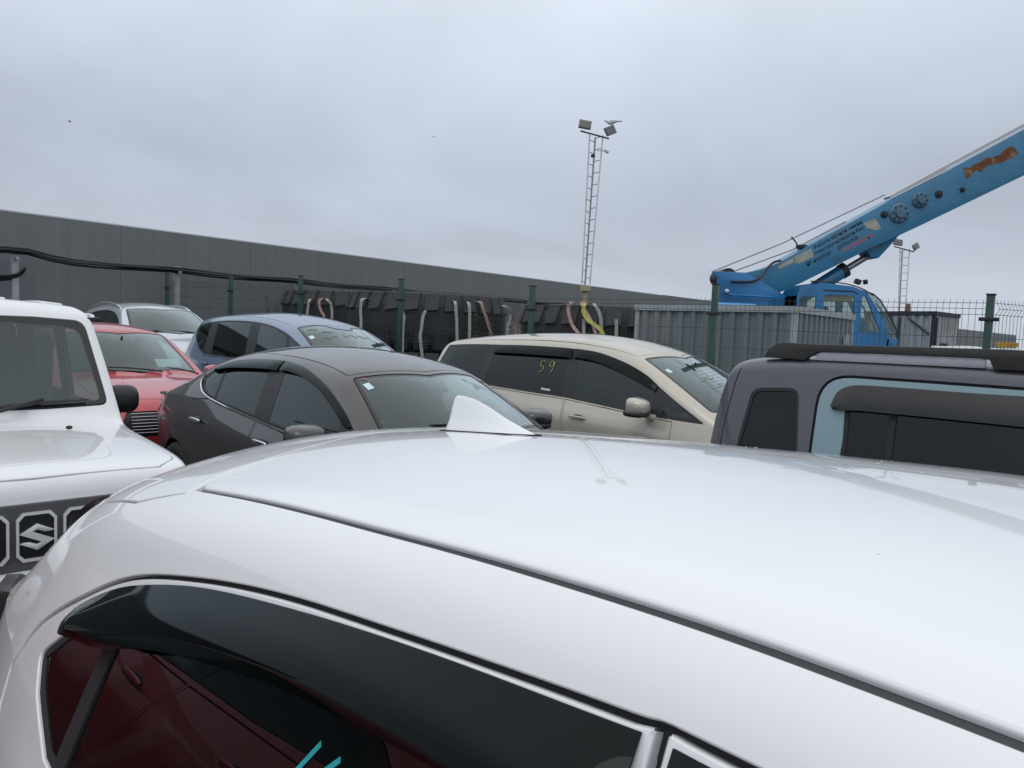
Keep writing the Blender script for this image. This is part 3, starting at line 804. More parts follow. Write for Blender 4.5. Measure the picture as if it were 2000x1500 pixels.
# ---------------------------------------------------------------- dark grey saloon
def saloon():
    c = Car('grey_saloon',
        prof=[(-2.24, .34), (-2.29, .6), (-2.27, .85), (-2.21, 1.01), (-2.10, 1.045), (-1.9, 1.105), (-1.64, 1.225), (-1.3, 1.37), (-1.05, 1.44), (-.7, 1.487), (-.2, 1.507), (.25, 1.488), (.6, 1.43), (.82, 1.37), (1.2, 1.19), (1.55, 1.005), (1.68, .965), (1.95, .90), (2.18, .78), (2.28, .58), (2.25, .34)],
        W=[(-2.29, .62), (-2.1, .76), (-1.75, .865), (-1.2, .895), (.8, .895), (1.5, .87), (2.0, .77), (2.29, .55)],
        zs=[(-2.2, .80), (0, .77), (2.2, .62)], zb=[(-2.2, .99), (-1.2, 1.03), (0, .965), (1.2, .90), (1.7, .86), (2.2, .72)],
        bin_=[(-2.2, .05), (-1.2, .085), (1.2, .08), (2.2, .05)], T=[(-2.2, .9), (-1.5, .62), (-1.0, .48), (0, .42), (1.0, .42), (2, .4)],
        crown=[(-2.2, .10), (-1.9, .18), (-1.3, .26), (.5, .22), (.9, .30), (1.5, .30), (1.7, .10), (2.2, .12)],
        fil=[(-2.2, .05), (-1.5, .10), (-.8, .10), (.3, .09), (.8, .05), (1.5, .045), (2.2, .05)], NU=150, nt=(10, 16, 10, 16), h=.035)
    c.part('roof_panel', [(-1.05, -.47, .05), (-1.1, 0), (-1.05, .47, .05), (-.3, .535), (.3, .54), (.66, .535, .03), (.80, 0), (.66, -.535, .03), (.3, -.54), (-.3, -.535)], 'top', PAINT_GREY, .003, .0, cut=True, bev=.004)
    ws = [(.70, -.52, .04), (.84, 0), (.70, .52, .04), (1.30, .665, .05), (1.58, 0), (1.30, -.665, .05)]
    screen(c, ws, 'top', .03)
    screen(c, [(-1.12, -.42, .05), (-1.16, 0), (-1.12, .42, .05), (-1.72, .54, .06), (-1.82, 0), (-1.72, -.54, .06)], 'top', .03, G_PRIV, 'rear_window')
    dlo = curve([(-1.178, 1.195), (-1.10, 1.26), (-.96, 1.312), (-.70, 1.360), (-.40, 1.386), (-.058, 1.394), (.204, 1.373), (.403, 1.334), (.609, 1.275), (.795, 1.204), (.961, 1.127), (1.10, 1.045), (1.16, .985)], 5) + [(1.13, .925, .02), (.368, .955), (-.168, .997), (-.587, 1.031), (-.904, 1.065), (-1.07, 1.10), (-1.165, 1.155)]
    rearp = [(-.80, 1.062), (-.86, 1.305), (-.6, 1.352), (-.20, 1.376), (-.12, 1.010)]
    qtr = [(-.83, 1.075), (-.885, 1.298), (-1.05, 1.255), (-1.15, 1.19), (-1.06, 1.12), (-.95, 1.083)]
    frt = [(.10, .992), (.015, 1.372), (.204, 1.353), (.403, 1.314), (.60, 1.257), (.78, 1.188), (.92, 1.118), (.97, .955)]
    std_glazing(c, dlo, [(rearp, G_PRIV), (qtr, G_PRIV), (frt, G_SIDE)], PAINT_GREY)
    c.part('mirror_sail', [(.985, .955), (.95, 1.10), (1.09, 1.03), (1.13, .96)], 'side', BLACK_TRIM, 0, .003, rim=.01)
    # doors and panels below the windows
    c.part('rear_door', [(-1.16, 1.03), (-.9, 1.055), (-.587, 1.022), (-.07, .982), (.0, .55), (.0, .33, .03), (-.82, .33, .04), (-.88, .52), (-1.02, .66), (-1.13, .85)], 'side', PAINT_GREY, .003, 0, cut=True)
    c.part('front_door', [(-.055, .981), (.368, .945), (1.17, .905), (1.20, .7), (1.12, .33, .04), (.015, .33, .03), (.015, .55)], 'side', PAINT_GREY, .003, 0, cut=True)
    c.visor('door_visor', [(-1.10, 1.262), (-.842, 1.342), (-.553, 1.378), (-.25, 1.394), (-.07, 1.396)], [(-1.02, 1.248), (-.80, 1.284), (-.5, 1.306), (-.22, 1.318), (-.06, 1.322)], G_VISOR, .026, 30)
    c.visor('door_visor', [(-.045, 1.396), (.204, 1.375), (.403, 1.336), (.609, 1.277), (.795, 1.206), (.961, 1.129), (1.06, 1.07)], [(-.04, 1.325), (.10, 1.325), (.287, 1.306), (.551, 1.252), (.75, 1.180), (.90, 1.118), (1.03, 1.05)], G_VISOR, .026, 34)
    for sd in (-1, 1):   # bright strip round the lower window edge
        pts = curve([(-1.165, 1.225), (-1.17, 1.165), (-1.10, 1.108), (-.95, 1.062), (-.6, 1.022), (-.168, .988), (.368, .946), (.95, .915)], 6)
        q = c.ut(pts, 'side', raw=True, side=sd); p = c.ev(c.P, q[:, 0], q[:, 1]); n = c.ev(c.N, q[:, 0], q[:, 1])
        ribbon_obj('window_chrome', [tuple(a + b * .003) for a, b in zip(p, n)], (0, sd * .35, 1), .018, CHROME, c.root, .008)
    for sd in (-1, 1):
        c.part('tail_light', [(sd * .42, .86, .02), (sd * .72, .85, .03), (sd * .74, .97, .03), (sd * .42, .96, .02)], 'rear', REDLENS, .002, .003, cut=True)
    c.part('tail_light', [(-2.10, .80, .02), (-1.86, .86, .03), (-1.84, .93, .03), (-2.08, .945, .02)], 'side', REDLENS, .002, .006)
    generic_front(c, 2.28, .9, lamp=(.52, .74, .62, .74))
    handle(c, -.93, .88, CHROME, .21); handle(c, .16, .85, CHROME, .21)
    mirror_part(c, .95, 1.012, .985, PAINT_GREY, (.095, .125, .072), low=BLACK_TRIM)
    # camera housing behind the windscreen top and small stickers
    c.part('camera_housing', [(.86, -.22, .03), (.90, -.12), (1.00, -.08, .02), (1.02, .05, .02), (.90, .09), (.86, .14, .03)], 'top', BLACK_TRIM, 0, -.008, rim=.02)
    inner_mirror(c, .86, 1.22)
    c.part('sticker', [(.80, -.50), (.80, -.455), (.87, -.455), (.87, -.50)], 'top', STICKER, 0, -.0015, rim=0)
    scribble(c, 'pen_mark', [(.74, -.49), (.76, -.43), (.75, -.46), (.79, -.44)], 'top', PINK_PEN, w=.005)
    wipers(c, [((1.47, .30, 1.045), (1.33, -.36, 1.09)), ((1.42, -.22, 1.06), (1.33, -.60, 1.05))])
    seats(c, .05, -.85, .37, .46); cockpit(c, 1.08, 1.0, 1.42)
    wheels(c, (-1.37, 1.33), .885, .325, .205)
    c.finish(PAINT_GREY, (-1.37, 1.33), .36, .325)
    c.place(-1.17, 5.70, -45.4)
    tag(c.root, 'dark grey-brown saloon with black door visors and bright window strip', 'car')
    return c
saloon()

# ---------------------------------------------------------------- champagne people carrier
def wagon():
    c = Car('champagne_wagon',
        prof=[(-2.44, .36), (-2.50, .65), (-2.48, .95), (-2.40, 1.12), (-2.26, 1.36), (-2.24, 1.48), (-2.20, 1.55), (-1.9, 1.592), (-1.4, 1.635), (-.8, 1.672), (-.15, 1.675), (.3, 1.635), (.65, 1.565), (.85, 1.505), (1.4, 1.25), (1.85, 1.03), (1.98, .98), (2.15, .86), (2.24, .65), (2.20, .36)],
        W=[(-2.5, .62), (-2.3, .78), (-1.9, .845), (-1.2, .86), (1.0, .86), (1.7, .82), (2.0, .74), (2.24, .55)],
        zs=[(-2.4, .80), (0, .78), (2.2, .6)], zb=[(-2.4, 1.03), (-1.5, 1.02), (0, .985), (1.5, .915), (2.1, .75)],
        bin_=[(-2.4, .06), (0, .075), (2.1, .06)], T=[(-2.4, .42), (-1.5, .36), (0, .31), (1.0, .33), (2, .35)],
        crown=[(-2.4, .2), (-2.0, .22), (.5, .24), (.9, .28), (1.8, .28), (2.0, .1), (2.2, .1)],
        fil=[(-2.4, .05), (-2.0, .07), (-1.0, .09), (.4, .09), (.85, .055), (1.8, .05), (2.2, .04)], NU=150, nt=(10, 16, 10, 16), h=.035)
    c.part('roof_panel', [(-2.0, -.53, .03), (-2.0, .53, .03), (-1, .545), (.2, .545), (.70, .535, .03), (.87, 0), (.70, -.535, .03), (.2, -.545), (-1, -.545)], 'top', PAINT_CHAMP, .003, 0, cut=True, bev=.004)
    screen(c, [(.76, -.52, .04), (.90, 0), (.76, .52, .04), (1.62, .66, .05), (1.88, 0), (1.62, -.66, .05)], 'top', .03)
    screen(c, [(-.52, 1.42, .05), (.52, 1.42, .05), (.62, 1.14, .06), (-.62, 1.14, .06)], 'rear', .03, G_PRIV, 'rear_window')
    dlo = curve([(-2.12, 1.462), (-1.75, 1.488), (-1.316, 1.503), (-.8, 1.514), (-.3, 1.516), (.05, 1.508), (.29, 1.484), (.46, 1.450), (.626, 1.407), (.891, 1.313), (1.071, 1.217), (1.286, 1.10), (1.46, 1.01), (1.585, .945)], 4) + [(1.60, .925, .02), (1.117, .935), (.55, .975), (-.008, 1.012), (-.485, 1.021), (-.873, 1.032), (-1.5, 1.05), (-2.26, 1.085, .05)]
    qtr = [(-1.36, 1.06), (-1.33, 1.485), (-1.75, 1.468), (-2.10, 1.445), (-2.22, 1.12), (-2.0, 1.085)]
    rearp = [(-1.24, 1.062), (-1.225, 1.485), (-.6, 1.497), (-.105, 1.497), (-.045, 1.03)]
    frt = [(.095, 1.025), (.01, 1.492), (.29, 1.466), (.60, 1.396), (.86, 1.305), (1.02, 1.222), (1.085, .96)]
    tri = [(1.17, .958), (1.125, 1.165), (1.28, 1.078), (1.50, .962)]
    std_glazing(c, dlo, [(qtr, G_PRIV), (rearp, G_PRIV), (frt, G_SIDE), (tri, G_SIDE)], PAINT_CHAMP)
    c.part('rear_door', [(-1.30, 1.035), (-.873, 1.022), (-.485, 1.011), (-.012, 1.002), (.05, .6), (.05, .33, .03), (-.92, .33, .04), (-.98, .52), (-1.12, .68), (-1.27, .85)], 'side', PAINT_CHAMP, .003, 0, cut=True)
    c.part('front_door', [(.002, 1.001), (.55, .965), (1.30, .92), (1.32, .7), (1.20, .33, .04), (.065, .33, .03), (.065, .6)], 'side', PAINT_CHAMP, .003, 0, cut=True)
    c.visor('door_visor', [(-1.26, 1.50), (-.8, 1.515), (-.3, 1.517), (-.08, 1.513)], [(-1.25, 1.400), (-.8, 1.408), (-.3, 1.410), (-.06, 1.410)], G_VISOR, .03, 30)
    c.visor('door_visor', [(-.055, 1.513), (.05, 1.509), (.29, 1.486), (.626, 1.409), (.891, 1.315), (1.06, 1.225)], [(-.04, 1.412), (.06, 1.412), (.26, 1.392), (.56, 1.322), (.83, 1.235), (1.05, 1.165)], G_VISOR, .03, 34)
    generic_front(c, 2.24, .86, lamp=(.50, .70, .62, .78))
    for sd in (-1, 1):
        c.part('tail_light', [(sd * .56, .84, .02), (sd * .74, .84, .02), (sd * .72, 1.10, .03), (sd * .60, 1.08, .02)], 'rear', REDLENS, .002, .002, cut=True)
    handle(c, -1.05, .86, PAINT_CHAMP, .22); handle(c, .24, .835, PAINT_CHAMP, .22)
    mirror_part(c, 1.04, 1.035, .98, PAINT_CHAMP, (.11, .115, .085), low=PLASTIC_DK)
    # wiper-painted "59" on the rear door glass
    for pts in ([(-.40, 1.36), (-.45, 1.365), (-.455, 1.305), (-.425, 1.31), (-.405, 1.285), (-.42, 1.252), (-.46, 1.245)],
                [(-.27, 1.33), (-.30, 1.365), (-.33, 1.34), (-.315, 1.31), (-.275, 1.33), (-.265, 1.365), (-.27, 1.30), (-.29, 1.235)]):
        scribble(c, 'painted_figure', curve(pts, 5), 'side', mat('yellow_figure', (.42, .38, .14), .7), w=.008)
    c.part('sticker', [(-.36, 1.065), (-.36, 1.085), (-.23, 1.08), (-.23, 1.06)], 'side', PAPER, 0, -.005, rim=0, sides=(-1,))
    for y0, x0, n in ((-.30, 1.28, 6), (-.22, 1.40, 5)):
        pts = [(x0 + .03 * math.sin(k * 2.3), y0 + k * .05) for k in range(n)]
        scribble(c, 'pen_mark', curve(pts, 4), 'top', YELLOW_PEN, w=.004)
    c.part('sticker', [(1.0, -.50), (1.0, -.45), (1.06, -.45), (1.06, -.50)], 'top', STICKER, 0, -.002, rim=0)
    inner_mirror(c, .98, 1.34)
    seats(c, .2, -.75, .37, .52); cockpit(c, 1.35, 1.0, 1.4)
    wheels(c, (-1.42, 1.33), .85, .315, .2)
    c.finish(PAINT_CHAMP, (-1.42, 1.33), .35, .315)
    c.place(1.10, 8.15, -45)
    tag(c.root, 'champagne beige estate people carrier with the number 59 painted on its rear door glass', 'car')
    return c
wagon()

# ---------------------------------------------------------------- blue compact people carrier
def blue_car():
    c = Car('blue_people_carrier',
        prof=[(-2.34, .36), (-2.40, .7), (-2.37, 1.03), (-2.29, 1.25), (-2.20, 1.43), (-2.10, 1.545), (-1.98, 1.58), (-1.6, 1.615), (-.9, 1.650), (-.25, 1.658), (.3, 1.61), (.65, 1.555), (.88, 1.50), (1.4, 1.27), (1.85, 1.05), (1.95, 1.0), (2.10, .86), (2.16, .65), (2.12, .36)],
        W=[(-2.4, .60), (-2.25, .74), (-1.9, .82), (-1.2, .8475), (1.0, .8475), (1.7, .80), (2.16, .55)],
        zs=[(-2.4, .85), (0, .8), (2.1, .65)], zb=[(-2.4, 1.05), (-1.5, 1.0), (0, .98), (1.6, .95), (2.1, .78)],
        bin_=[(-2.4, .06), (2.1, .06)], T=[(-2.4, .42), (-1.5, .34), (0, .30), (2, .34)],
        crown=[(-2.4, .2), (-2.0, .25), (.5, .24), (.9, .28), (1.8, .28), (2.0, .1)],
        fil=[(-2.4, .06), (-2.0, .09), (.4, .09), (.85, .055), (1.8, .05), (2.1, .04)], NU=130, nt=(10, 14, 9, 14), h=.04)
    c.part('roof_panel', [(-1.9, -.50, .04), (-1.9, .50, .04), (-.5, .53), (.70, .52, .03), (.88, 0), (.70, -.52, .03), (-.5, -.53)], 'top', PAINT_BLUE, .003, 0, cut=True, bev=.004)
    screen(c, [(.75, -.51, .04), (.78, -.25), (.80, -.18), (.93, -.05), (.96, .08), (.95, .17), (.86, .22), (.75, .51, .04), (1.62, .63, .05), (1.86, 0), (1.62, -.63, .05)], 'top', .03)
    screen(c, [(-.50, 1.46, .05), (.50, 1.46, .05), (.60, 1.12, .06), (-.60, 1.12, .06)], 'rear', .03, G_PRIV, 'rear_window')
    dlo = curve([(-2.09, 1.31), (-2.01, 1.405), (-1.85, 1.445), (-1.635, 1.471), (-1.3, 1.497), (-.919, 1.513), (-.27, 1.512), (.25, 1.476), (.703, 1.397), (1.0, 1.305), (1.25, 1.205), (1.40, 1.12)], 5) + [(1.44, 1.03, .03), (.6, 1.0), (-.3, .995), (-.825, .997), (-1.30, 1.004), (-1.468, 1.018), (-1.65, 1.07), (-1.814, 1.147), (-2.0, 1.25)]
    qtr = [(-1.46, 1.045), (-1.56, 1.462), (-1.85, 1.428), (-2.0, 1.385), (-2.06, 1.31), (-1.80, 1.17), (-1.62, 1.08)]
    rearp = [(-1.16, 1.022), (-1.32, 1.480), (-.919, 1.496), (-.285, 1.495), (-.13, 1.012)]
    frt = [(.12, 1.012), (-.03, 1.486), (.25, 1.458), (.70, 1.378), (.76, 1.36), (.96, 1.03)]
    tri = [(1.02, 1.05), (.83, 1.345), (1.0, 1.285), (1.22, 1.195), (1.36, 1.11), (1.38, 1.055)]
    std_glazing(c, dlo, [(qtr, G_PRIV), (rearp, G_PRIV), (frt, G_SIDE), (tri, G_SIDE)], PAINT_BLUE)
    c.part('rear_door', [(-1.45, .995), (-.825, .987), (-.15, .985), (-.05, .6), (-.05, .33, .03), (-.95, .33, .04), (-1.1, .62), (-1.36, .8)], 'side', PAINT_BLUE, .003, 0, cut=True)
    c.part('front_door', [(-.135, .985), (.6, .99), (1.30, 1.0), (1.32, .7), (1.15, .33, .04), (-.035, .33, .03), (-.035, .6)], 'side', PAINT_BLUE, .003, 0, cut=True)
    c.part('tail_light', [(-2.26, .92, .02), (-2.12, .90, .03), (-2.12, 1.10), (-2.22, 1.16, .02)], 'side', REDLENS, .002, .005)
    generic_front(c, 2.16, .85, lamp=(.46, .64, .62, .78))
    mirror_part(c, .98, 1.07, .95, PAINT_BLUE)
    handle(c, -1.2, .88, PAINT_BLUE); handle(c, .1, .87, PAINT_BLUE)
    for y0, x0, n, st in ((-.46, .90, 4, .05), (-.30, 1.02, 3, .06), (-.36, 1.16, 6, .04), (-.06, 1.14, 10, .045)):
        scribble(c, 'pen_mark', curve([(x0 + .028 * math.sin(k * 2.1 + y0 * 9), y0 + k * st) for k in range(n)], 4), 'top', YELLOW_PEN, w=.006)
    c.part('sticker', [(1.03, -.50), (1.03, -.44), (1.10, -.44), (1.10, -.50)], 'top', STICKER, 0, -.002, rim=0)
    c.part('sunshade_band', [(.79, -.47), (.99, -.52), (.99, .52), (.79, .47)], 'top', glass('shade_band', (.30, .33, .38)), .02, -.010, rim=0)
    box_obj('paper_sheet', (1.30, .38, 1.12), (.012, .22, .26), PAPER, c.root, rot=Matrix.Rotation(R(-50), 3, 'Y'))
    inner_mirror(c, 1.0, 1.33)
    seats(c, .25, -.7, .36, .55, SEAT_GREY); cockpit(c, 1.38, 1.03, 1.36)
    wheels(c, (-1.35, 1.25), .835, .31, .19)
    c.finish(PAINT_BLUE, (-1.35, 1.25), .345, .31)
    c.place(-2.95, 10.35, -44.5)
    tag(c.root, 'steel blue people carrier with yellow pen writing on its windshield, behind the grey saloon', 'car')
    return c
blue_car()

# ---------------------------------------------------------------- silver estate with roof rails
def silver_car():
    c = Car('silver_crossover',
        prof=[(-2.26, .38), (-2.32, .75), (-2.26, 1.05), (-2.05, 1.40), (-1.95, 1.53), (-1.7, 1.585), (-1.0, 1.64), (-.4, 1.65), (0, 1.62), (.32, 1.56), (.75, 1.36), (1.15, 1.14), (1.28, 1.09), (1.8, 1.0), (2.15, .88), (2.30, .68), (2.27, .38)],
        W=[(-2.32, .65), (-2.1, .80), (-1.7, .88), (-1.2, .90), (1.0, .90), (1.7, .86), (2.3, .60)],
        zs=[(-2.3, .85), (0, .82), (2.2, .7)], zb=[(-2.3, 1.06), (0, 1.03), (1.2, .98), (2.2, .82)],
        bin_=[(-2.3, .07), (2.2, .06)], T=[(-2.3, .5), (-1.5, .45), (0, .42), (2, .4)],
        crown=[(-2.3, .15), (-1.9, .2), (.2, .20), (.5, .26), (1.1, .26), (1.3, .08), (2.2, .1)],
        fil=[(-2.3, .06), (-1.9, .08), (0, .08), (.4, .05), (1.1, .05), (2.2, .05)], NU=120, nt=(9, 12, 8, 14), h=.045)
    c.part('roof_panel', [(-1.75, -.52, .03), (-1.75, .52, .03), (.18, .55, .03), (.33, 0), (.18, -.55, .03)], 'top', PAINT_SILVER, .003, 0, cut=True)
    screen(c, [(.22, -.55, .04), (.36, 0), (.22, .55, .04), (.98, .69, .05), (1.18, 0), (.98, -.69, .05)], 'top', .035)
    screen(c, [(-.50, 1.46, .05), (.50, 1.46, .05), (.60, 1.14, .06), (-.60, 1.14, .06)], 'rear', .03, G_PRIV, 'rear_window')
    dlo = curve([(-1.85, 1.22), (-1.6, 1.36), (-1.2, 1.45), (-.7, 1.485), (-.25, 1.475), (.1, 1.42), (.4, 1.31), (.65, 1.19), (.82, 1.10)], 5) + [(.85, 1.04, .03), (0, 1.06), (-1.2, 1.09), (-1.75, 1.12, .05)]
    rearp = [(-1.0, 1.105), (-1.05, 1.445), (-.7, 1.465), (-.33, 1.46), (-.26, 1.085)]
    qtr = [(-1.08, 1.11), (-1.13, 1.435), (-1.55, 1.35), (-1.80, 1.22), (-1.70, 1.14)]
    frt = [(-.14, 1.08), (-.2, 1.455), (.1, 1.40), (.38, 1.295), (.60, 1.19), (.72, 1.07)]
    std_glazing(c, dlo, [(qtr, G_PRIV), (rearp, G_PRIV), (frt, G_SIDE)], PAINT_SILVER)
    c.part('rear_door', [(-1.15, 1.075), (-.3, 1.055), (-.2, .6), (-.2, .36, .03), (-.95, .36, .04), (-1.1, .7)], 'side', PAINT_SILVER, .003, 0, cut=True)
    c.part('front_door', [(-.285, 1.055), (.8, 1.03), (.85, .7), (.75, .36, .04), (-.185, .36, .03), (-.185, .6)], 'side', PAINT_SILVER, .003, 0, cut=True)
    for sd in (-1, 1):
        P = smooth_path([(.15, sd * .575, 1.475), (.05, sd * .575, 1.535), (-.15, sd * .575, 1.585), (-.7, sd * .575, 1.622), (-1.3, sd * .57, 1.59), (-1.6, sd * .57, 1.50)], 3)
        o = tube_obj('roof_rail', P, .020, mat('rail_aluminium', (.55, .57, .60), .3, metal=.7), c.root, 10)
    generic_front(c, 2.3, .9, lamp=(.50, .74, .70, .84))
    for sd in (-1, 1):
        c.part('tail_light', [(sd * .58, .86, .02), (sd * .74, .86, .02), (sd * .70, 1.06, .03), (sd * .58, 1.06, .02)], 'rear', REDLENS, .002, .002, cut=True)
    mirror_part(c, .62, 1.10, 1.0, PAINT_SILVER); handle(c, -.95, .92, CHROME); handle(c, .0, .9, CHROME)
    c.part('camera_housing', [(.39, -.16, .02), (.46, -.09), (.54, -.06, .02), (.54, .06, .02), (.46, .09), (.39, .14, .02)], 'top', BLACK_TRIM, 0, -.008, rim=.02)
    wipers(c, [((1.10, .30, 1.16), (.99, -.36, 1.19)), ((1.05, -.24, 1.17), (.98, -.62, 1.15))])
    seats(c, -.25, -1.1, .38, .56, SEAT_GREY); cockpit(c, .82, 1.08, 1.45)
    wheels(c, (-1.33, 1.36), .89, .345, .22)
    c.finish(PAINT_SILVER, (-1.33, 1.36), .385, .345)
    c.place(-6.33, 13.1, -45.5)
    tag(c.root, 'silver crossover with bright roof rails, farthest car by the dark wall', 'car')
silver_car()

# ---------------------------------------------------------------- red crossovers
def red_car(x, y, deg, label, first=True, dz=0.):
    c = Car('red_crossover',
        prof=[(-2.08, .38), (-2.13, .72), (-2.05, 1.0), (-1.75, 1.33), (-1.62, 1.44), (-1.4, 1.50), (-.9, 1.555), (-.4, 1.565), (-.05, 1.535), (.2, 1.485), (.6, 1.29), (1.0, 1.06), (1.12, 1.02), (1.5, .975), (1.9, .89), (2.06, .80), (2.12, .62), (2.10, .38)],
        W=[(-2.13, .62), (-1.9, .78), (-1.5, .86), (-1.0, .8825), (1.0, .8825), (1.6, .84), (2.12, .60)],
        zs=[(-2.1, .82), (0, .78), (2.1, .64)], zb=[(-2.1, 1.0), (-1.2, 1.0), (0, .96), (1.0, .93), (2.0, .80)],
        bin_=[(-2.1, .07), (2.1, .06)], T=[(-2.1, .6), (-1.4, .5), (0, .45), (2, .42)],
        crown=[(-2.1, .15), (-1.7, .22), (.1, .23), (.4, .28), (.95, .28), (1.15, .10), (2.0, .12)],
        fil=[(-2.1, .06), (-1.6, .09), (-.2, .09), (.3, .05), (1.0, .05), (2.0, .05)], NU=130, nt=(9, 13, 9, 14), h=.04)
    c.part('roof_panel', [(-1.5, -.48, .04), (-1.5, .48, .04), (-.4, .53), (.06, .525, .03), (.22, 0), (.06, -.525, .03), (-.4, -.53)], 'top', PAINT_RED, .003, 0, cut=True)
    screen(c, [(.10, -.52, .04), (.25, 0), (.10, .52, .04), (.83, .665, .05), (1.04, 0), (.83, -.665, .05)], 'top', .03)
    screen(c, [(-.46, 1.37, .05), (.46, 1.37, .05), (.56, 1.12, .06), (-.56, 1.12, .06)], 'rear', .03, G_PRIV, 'rear_window')
    c.part('bonnet', [(1.09, -.66, .05), (1.12, 0), (1.09, .66, .05), (1.5, .66), (1.86, .56, .06), (1.97, 0), (1.86, -.56, .06), (1.5, -.66)], 'top', PAINT_RED, .003, 0, cut=True)
    dlo = curve([(-1.42, 1.17), (-1.2, 1.27), (-.85, 1.37), (-.45, 1.41), (-.1, 1.395), (.2, 1.31), (.5, 1.17), (.74, 1.04)], 5) + [(.78, .96, .03), (0, .985), (-.8, 1.03), (-1.35, 1.09, .05)]
    rearp = [(-1.32, 1.115), (-1.2, 1.245), (-.85, 1.35), (-.42, 1.39), (-.36, 1.02)]
    frt = [(-.24, 1.01), (-.28, 1.39), (-.1, 1.375), (.2, 1.29), (.5, 1.15), (.66, .99)]
    std_glazing(c, dlo, [(rearp, G_PRIV), (frt, G_SIDE)], PAINT_RED)
    c.part('rear_door', [(-1.28, 1.04), (-.37, .985), (-.3, .6), (-.3, .36, .03), (-.88, .36, .04), (-1.05, .68)], 'side', PAINT_RED, .003, 0, cut=True)
    c.part('front_door', [(-.355, .984), (.75, .95), (.80, .7), (.72, .36, .04), (-.285, .36, .03), (-.285, .6)], 'side', PAINT_RED, .003, 0, cut=True)
    gp = [(-.44, .52, .05), (.44, .52, .05), (.52, .64), (.46, .765, .02), (-.46, .765, .02), (-.52, .64)]
    g = c.part('grille', gp, 'front', BLACK_TRIM, .003, -.004, cut=True)[0]
    xs_ = lambda yy, zz: Vector(c.ev(c.P, *[np.array([v]) for v in c.ut([(yy, zz)], 'front', raw=True)[0]])[0])
    for zz in (.745, .715, .685, .655, .625, .595, .565):
        tube_obj('grille_bar', [xs_(yy, zz) + Vector((.003, 0, 0)) for yy in np.linspace(-.43, .43, 9)], .005, ALLOY, g, 6)
    for sd in (-1, 1):
        c.part('headlight', [(sd * .535, .70, .02), (sd * .76, .745, .04), (sd * .75, .81, .03), (sd * .50, .775, .02)], 'front', LAMP, .003, .002, cut=True)
    mirror_part(c, .58, 1.03, .985, PAINT_RED, (.095, .12, .075)); handle(c, -1.0, .88, PAINT_RED); handle(c, -.1, .86, PAINT_RED)
    for sd in (-1, 1):
        c.part('tail_light', [(sd * .52, .84, .02), (sd * .70, .84, .02), (sd * .68, .98, .03), (sd * .52, .98, .02)], 'rear', REDLENS, .002, .002, cut=True)
    c.part('camera_housing', [(.28, -.20, .02), (.33, -.14), (.42, -.10, .02), (.42, .10, .02), (.33, .14), (.28, .20, .02)], 'top', BLACK_TRIM, 0, -.008, rim=.02)
    wipers(c, [((1.02, .22, 1.065), (.90, -.42, 1.11)), ((.98, -.24, 1.075), (.88, -.60, 1.07)), ((1.0, .62, 1.03), (.93, .30, 1.10))])
    box_obj('paper_sheet', (.62, .42, 1.13), (.012, .26, .16), PAPER, c.root, rot=Matrix.Rotation(R(-60), 3, 'Y'))
    inner_mirror(c, .33, 1.33)
    seats(c, -.25, -1.0, .37, .55); cockpit(c, .75, 1.02, 1.42)
    wheels(c, (-1.25, 1.32), .875, .33, .21)
    c.finish(PAINT_RED, (-1.25, 1.32), .365, .33)
    c.place(x, y, deg, dz)
    tag(c.root, label, 'car', 'red crossovers')
    return c
red_car(-4.72, 8.72, -45.5, 'red crossover facing the camera between the white off-roader and the grey saloon')
red_car(-3.16, 1.24, 134.5, 'red crossover seen only mirrored in the rear side glass of the white hatchback')

